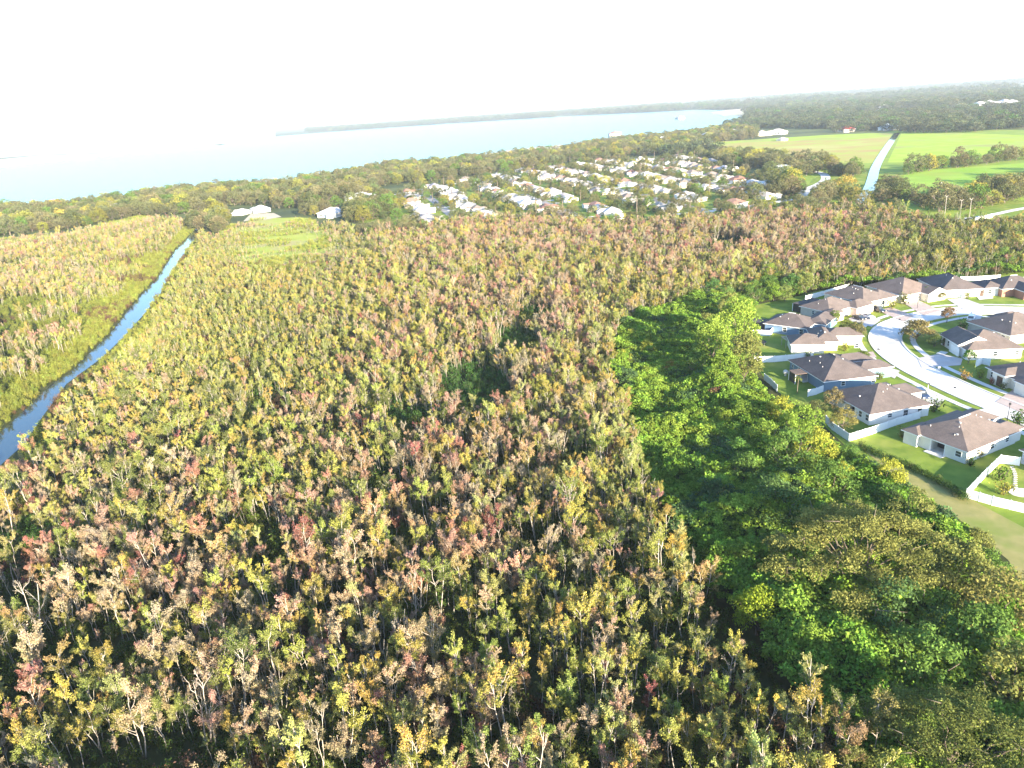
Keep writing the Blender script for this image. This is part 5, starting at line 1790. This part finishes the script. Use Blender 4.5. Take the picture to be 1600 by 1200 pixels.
oaks(along([(1418, 272), (1450, 266), (1490, 262), (1530, 258), (1570, 252), (1620, 248)], 26), 'in the row between the fields')
oaks(along([(1440, 322), (1480, 318), (1520, 315), (1560, 306), (1610, 300)], 22), 'in the row below the striped field')
oaks(np.array([[352, 452], [360, 459], [371, 466], [366, 474], [381, 478], [392, 489], [404, 497], [398, 507], [421, 520], [436, 531], [388, 470]]), 'beyond the striped field')
oaks(along([(1450, 330), (1500, 328), (1545, 322), (1600, 308)], 14), 'in the row below the striped field')
oaks(along([(1372, 318), (1378, 302), (1388, 292), (1400, 305), (1410, 318)], 16), 'beside the drainage canal')
oaks(along([(1300, 272), (1330, 276), (1355, 274)], 10), 'on the parkland left of the drainage canal')
oaks(along([(1270, 318), (1300, 308), (1330, 312), (1345, 322)], 12), 'on the parkland left of the drainage canal')
oaks(along([(1180, 312), (1205, 306), (1230, 308), (1245, 300), (1225, 292)], 16), 'between estate and curving road')
belts = [([(-60, 352), (0, 330), (90, 330), (150, 322), (260, 305), (340, 296), (440, 293), (540, 275), (620, 262), (660, 268), (600, 292), (560, 312), (500, 320), (470, 316), (340, 322), (300, 335), (215, 338), (100, 360), (0, 370), (-80, 378)], 9.5, 'on the left lake shore'),
         ([(540, 330), (600, 312), (620, 330), (560, 352), (535, 350)], 9, 'right of the sunlit meadow'),
         ([(600, 262), (700, 256), (800, 244), (870, 240), (920, 228), (1000, 218), (1080, 210), (1150, 200), (1180, 205), (1180, 216), (1090, 226), (1050, 240), (930, 250), (840, 262), (740, 276), (650, 286), (610, 290)], 12, 'on the shore behind the estate'),
         ([(1080, 244), (1200, 246), (1300, 258), (1300, 268), (1262, 276), (1215, 285), (1150, 262)], 11, 'in the belt below the orange marsh field')]
for px_, st_, wh in belts:
    q = jgrid(WP(px_), st_)
    oaks(q[fnoise(q, 40, 61) > .2], wh)
q = jgrid(estate_w, 8.5)
q = q[(rng.random(len(q)) < .5)]
q = q[np.array([np.hypot(*(house_xy - a).T).min() for a in q]) > 8.5]
oaks(q, 'among the houses of the far estate')
q = jgrid(WP([(560, 362), (640, 350), (760, 348), (880, 350), (1000, 352), (1040, 344), (1160, 330), (1240, 318), (1330, 322), (1400, 330), (1400, 338), (1300, 334), (1150, 348), (1000, 360), (880, 354), (750, 352), (650, 366), (560, 374)]), 10)
oaks(q, 'along the far edge of the swamp wood')
q = jgrid(WP([(285, 352), (340, 338), (380, 322), (480, 318), (540, 330), (560, 352), (540, 346), (420, 343), (372, 349), (335, 372), (318, 362)]), 9)
oaks(q[rng.random(len(q)) < .55], 'round the sunlit clearing')
q = jgrid(WP([(1420, 345), (1480, 360), (1600, 395), (1700, 390), (1700, 402), (1500, 408), (1430, 390), (1380, 345)]), 9)
q = q[rng.random(len(q)) < .6]
oaks(q, 'right of the rust-brown band')
oak_pts = np.array(oak_pts)
hd = np.array([np.hypot(*(house_xy - a).T).min() for a in oak_pts])
hid = np.zeros(len(oak_pts), bool)
for zt in (1.0, 5.0, 9.0):
    uo, vo, _ = PX(np.column_stack([oak_pts, np.full(len(oak_pts), zt)]))
    for bx, by in ((408, 331), (378, 335), (520, 338), (448, 332)):
        hid |= (np.abs(uo - bx) < 26) & (vo > by - 8) & (vo < by + 60)
ok = ~hid & (hd > 7.5) & (seg_dist(oak_pts, canalR_line) > 9) & ~inpoly(oak_pts, lake_w) & (seg_dist(oak_pts, canalL_line[:-1]) > 6)
oak_pts, oak_where = oak_pts[ok], [w_ for w_, k in zip(oak_where, ok) if k]
no = len(oak_pts)
u, v, dep = PX(np.column_stack([oak_pts, np.full(no, 6.0)]))
in_estate = np.array(['estate' in w_ and 'among' in w_ for w_ in oak_where])
low_edge = np.array(['edge of the swamp' in w_ or 'rust-brown' in w_ for w_ in oak_where])
osc = rng.uniform(.75, 1.35, no) * np.where(['beyond' in w_ for w_ in oak_where], 1.5, 1.0) * np.where(in_estate, rng.uniform(.3, .75, no), 1.0) * np.where(low_edge, .6, 1.0)
OC = np.array([[.165, .17, .075], [.20, .185, .09], [.13, .15, .06], [.27, .27, .06], [.13, .21, .045], [.34, .31, .06]])
OW = ['grey-green', 'olive', 'dark', 'yellow-green', 'fresh green', 'golden']
oh = rng.choice(6, no, p=[.30, .26, .20, .11, .08, .05])
ot, ot2 = var(no, OC[oh], .14, .05), var(no, OC[oh] * .62, .12, .05)
ispalm = in_estate & (rng.random(no) < .14)
show = np.where((u > 2) & (u < 1598), osc / dep, 0)
show[['row' in w_ or 'canal' in w_ or 'parkland' in w_ for w_ in oak_where]] *= 3
big = np.zeros(no, bool)
kk = np.where((show > 0) & ~ispalm)[0]
big[kk[np.argsort(-show[kk])][:290]] = True
todo2 = []
for i in np.where(big)[0]:
    size = 'small' if osc[i] < .62 else ('large' if osc[i] > 1.1 else 'round')
    x100 = ['far left', 'left', 'centre left', 'centre', 'centre right', 'right', 'far right'][min(6, int(u[i] // 229))]
    d = f"{size} {OW[oh[i]]} oak {oak_where[i]}, {x100}"
    o = plant('oak_tree', 'oak', int(i), (oak_pts[i][0], oak_pts[i][1], 0), float(rng.uniform(0, 6)), (osc[i], osc[i], osc[i] * rng.uniform(.85, 1.2)), ot[i], ot2[i], d, 'tree', 'oaks of the distance')
    todo2.append((o, d, float(u[i])))
for i in np.where(ispalm & (show > 0))[0]:
    d = f"{'short' if dep[i] % 7 < 2.3 else ('slim' if dep[i] % 7 < 4.6 else 'tall')} palm among far estate houses, {'near the wood' if v[i] > 310 else 'towards the lake'}, {['left end', 'left half', 'right half', 'right end'][int(np.clip((u[i] - 560) / 160, 0, 3))]}"
    o = plant('estate_palm', 'palm', int(i), (oak_pts[i][0], oak_pts[i][1], 0), 1.0, (1.1 if dep[i] % 7 < 2.3 else (1.45 if dep[i] % 7 < 4.6 else 1.9)), (.14, .17, .05), (.1, .13, .04), d, 'tree', 'palms of the far estate')
    todo2.append((o, d, float(u[i])))
settle_labels(todo)
settle_labels(todo2)
k = ~big & ~ispalm
gn_scatter('oak_woodland', 'oak', np.column_stack([oak_pts[k], np.zeros(k.sum())]), turns(k.sum(), .03), osc[k], ot[k], ot2[k])
# dead palm trunks by the far road
for x, y, lab in ((1474, 344, 'bare pale palm trunk left of the distant white fence'), (1512, 350, 'bare palm trunk behind the distant white fence'), (1497, 352, 'leaning bare palm trunk at the distant white fence')):
    p = P(x, y)
    t = thing('dead_palm', lab, 'tree', p)
    obj('trunk', MB().tube([(0, 0, -.2), (.3, 0, 5), (.2, .3, 12)], [.18, .13, .11], 7).mesh('dead_palm_trunk', M_BARK), t)
    obj('crown', MB().tube([(.2, .3, 12), (-.5, .6, 12.8), (-.9, .7, 12.3)], [.2, .14, .05], 5).tube([(.2, .3, 12), (.8, 0, 12.9), (1.2, -.1, 12.5)], [.2, .14, .05], 5).mesh('dead_palm_crown', M_BARK), t)
# white animals in the striped field: too small to model further than body, head and legs
for k, (x, y) in enumerate(((1471, 288), (1537, 282))):
    p = P(x, y)
    t = thing('grazing_cow', ['white cow grazing in the striped field, nearer the canal', 'white cow grazing in the shaded part of the striped field'][k], 'cow', p, k)
    b = MB()
    b.tube([(-1.0, 0, 1.0), (-.6, 0, 1.02), (.5, 0, 1.02), (.95, 0, 1.1), (1.35, 0, .75), (1.6, 0, .4)], [.22, .42, .45, .3, .18, .1], 9)
    for sx in (-.75, .65):
        for sy in (-.25, .25):
            b.tube([(sx, sy, .9), (sx + .04, sy, .45), (sx, sy, 0)], [.16, .09, .07], 6)
    obj('body', b.mesh('cow_body', M_WHITE, True), t)

# distant woods out to the horizon
FW = []
fields = [WP(q) for q in ([(1387, 254), (1408, 209), (1500, 208), (1640, 213), (1640, 246)], [(1376, 305), (1420, 268), (1640, 252), (1640, 330), (1400, 335)],
                          [(1060, 232), (1180, 214), (1290, 208), (1405, 204), (1368, 262), (1300, 258), (1200, 248)], [(1270, 280), (1310, 262), (1372, 262), (1352, 310), (1250, 305)])]
for r0, r1, st_, sc in ((1000, 2000, 17, .95), (2000, 4200, 26, 1.25), (4200, 8500, 46, 1.9)):
    half = R(47)
    poly = [(r0 * math.sin(a), r0 * math.cos(a)) for a in np.linspace(-half, half, 24)] + [(r1 * math.sin(a), r1 * math.cos(a)) for a in np.linspace(half, -half, 24)]
    q = jgrid(poly, st_)
    uu, vv, dd = PX(np.column_stack([q, np.zeros(len(q))]))
    k = (uu > -150) & (uu < 1750) & ~inpoly(q, lake_w) & (seg_dist(q, lake_w) > 14) & ~inpoly(q, estate_w)
    for fpoly in fields:
        k &= ~inpoly(q, fpoly)
    for o_ in [a_ for a_ in COL.objects if a_.name.startswith('far_field')]:
        k &= ~inpoly(q, np.array([(v_.co + o_.location)[:2] for v_ in o_.data.vertices]))
    for px_, _, _ in belts:
        k &= ~inpoly(q, WP(px_))
    k &= seg_dist(q, canalR_line) > 14
    k &= (vv < 250) & ((vv < 232) | (uu > 1000) | (uu < 700))
    k &= ~((uu < 1000) & (vv > 235) & (dd < 2200))
    q, uu, vv, dd = q[k], uu[k], vv[k], dd[k]
    open_ = fnoise(q * np.array([.45, 1]), 170 * sc, 71) * .6 + fnoise(q * np.array([.45, 1]), 420, 72) * .4
    k = open_ > np.where(uu < 480, 2.0, np.where(uu < 1020, .46, .44))
    FW.append((q[k], np.full(k.sum(), sc), open_[k]))
q = np.vstack([a for a, b, c_ in FW])
sc = np.concatenate([b for a, b, c_ in FW]) * rng.uniform(.7, 1.25, len(q))
nq = len(q)
oh = rng.choice(6, nq, p=[.38, .24, .30, .02, .06, .0])
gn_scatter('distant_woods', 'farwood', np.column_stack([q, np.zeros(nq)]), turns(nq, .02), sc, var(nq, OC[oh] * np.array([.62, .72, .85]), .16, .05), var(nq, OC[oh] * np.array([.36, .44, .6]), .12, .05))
# pale buildings far out in the woods
far_roof = FH
todo = []
for k, (x, y) in enumerate([(1530, 168), (1545, 166), (1568, 165), (1580, 166), (1500, 172), (1260, 158), (1230, 160), (1330, 150), (1060, 168), (1030, 172), (960, 170), (900, 172), (1100, 160), (860, 176), (1150, 158), (1400, 160), (1440, 150), (1380, 172)]):
    p = P(x, y)
    d = f"pale distant building in the far woods, {'beyond the lake' if x < 1120 else ('above the marsh field' if x < 1350 else 'above the right field')}"
    t = far_house(k, (p[0], p[1], 0), k * .8, (.6, .58, .56), (.75, .73, .7), d, 'distant buildings', 2.4)
    todo.append((t, d, float(x)))
settle_labels(todo)

# ------------------------------------------------------------------ the air
m, nt, o = nmat('haze_air')
pv = N(nt, 'ShaderNodeVolumePrincipled', _Density=HAZE, _Anisotropy=.1)
pv.inputs['Color'].default_value = (.80, .89, 1.0, 1)
nt.links.new(pv.outputs[0], o.inputs['Volume'])
hz = obj('haze', MB().box(-16500, 16500, -16500, 16500, -1.2, 76).mesh('haze', m))
hz['kind'] = 'stuff'
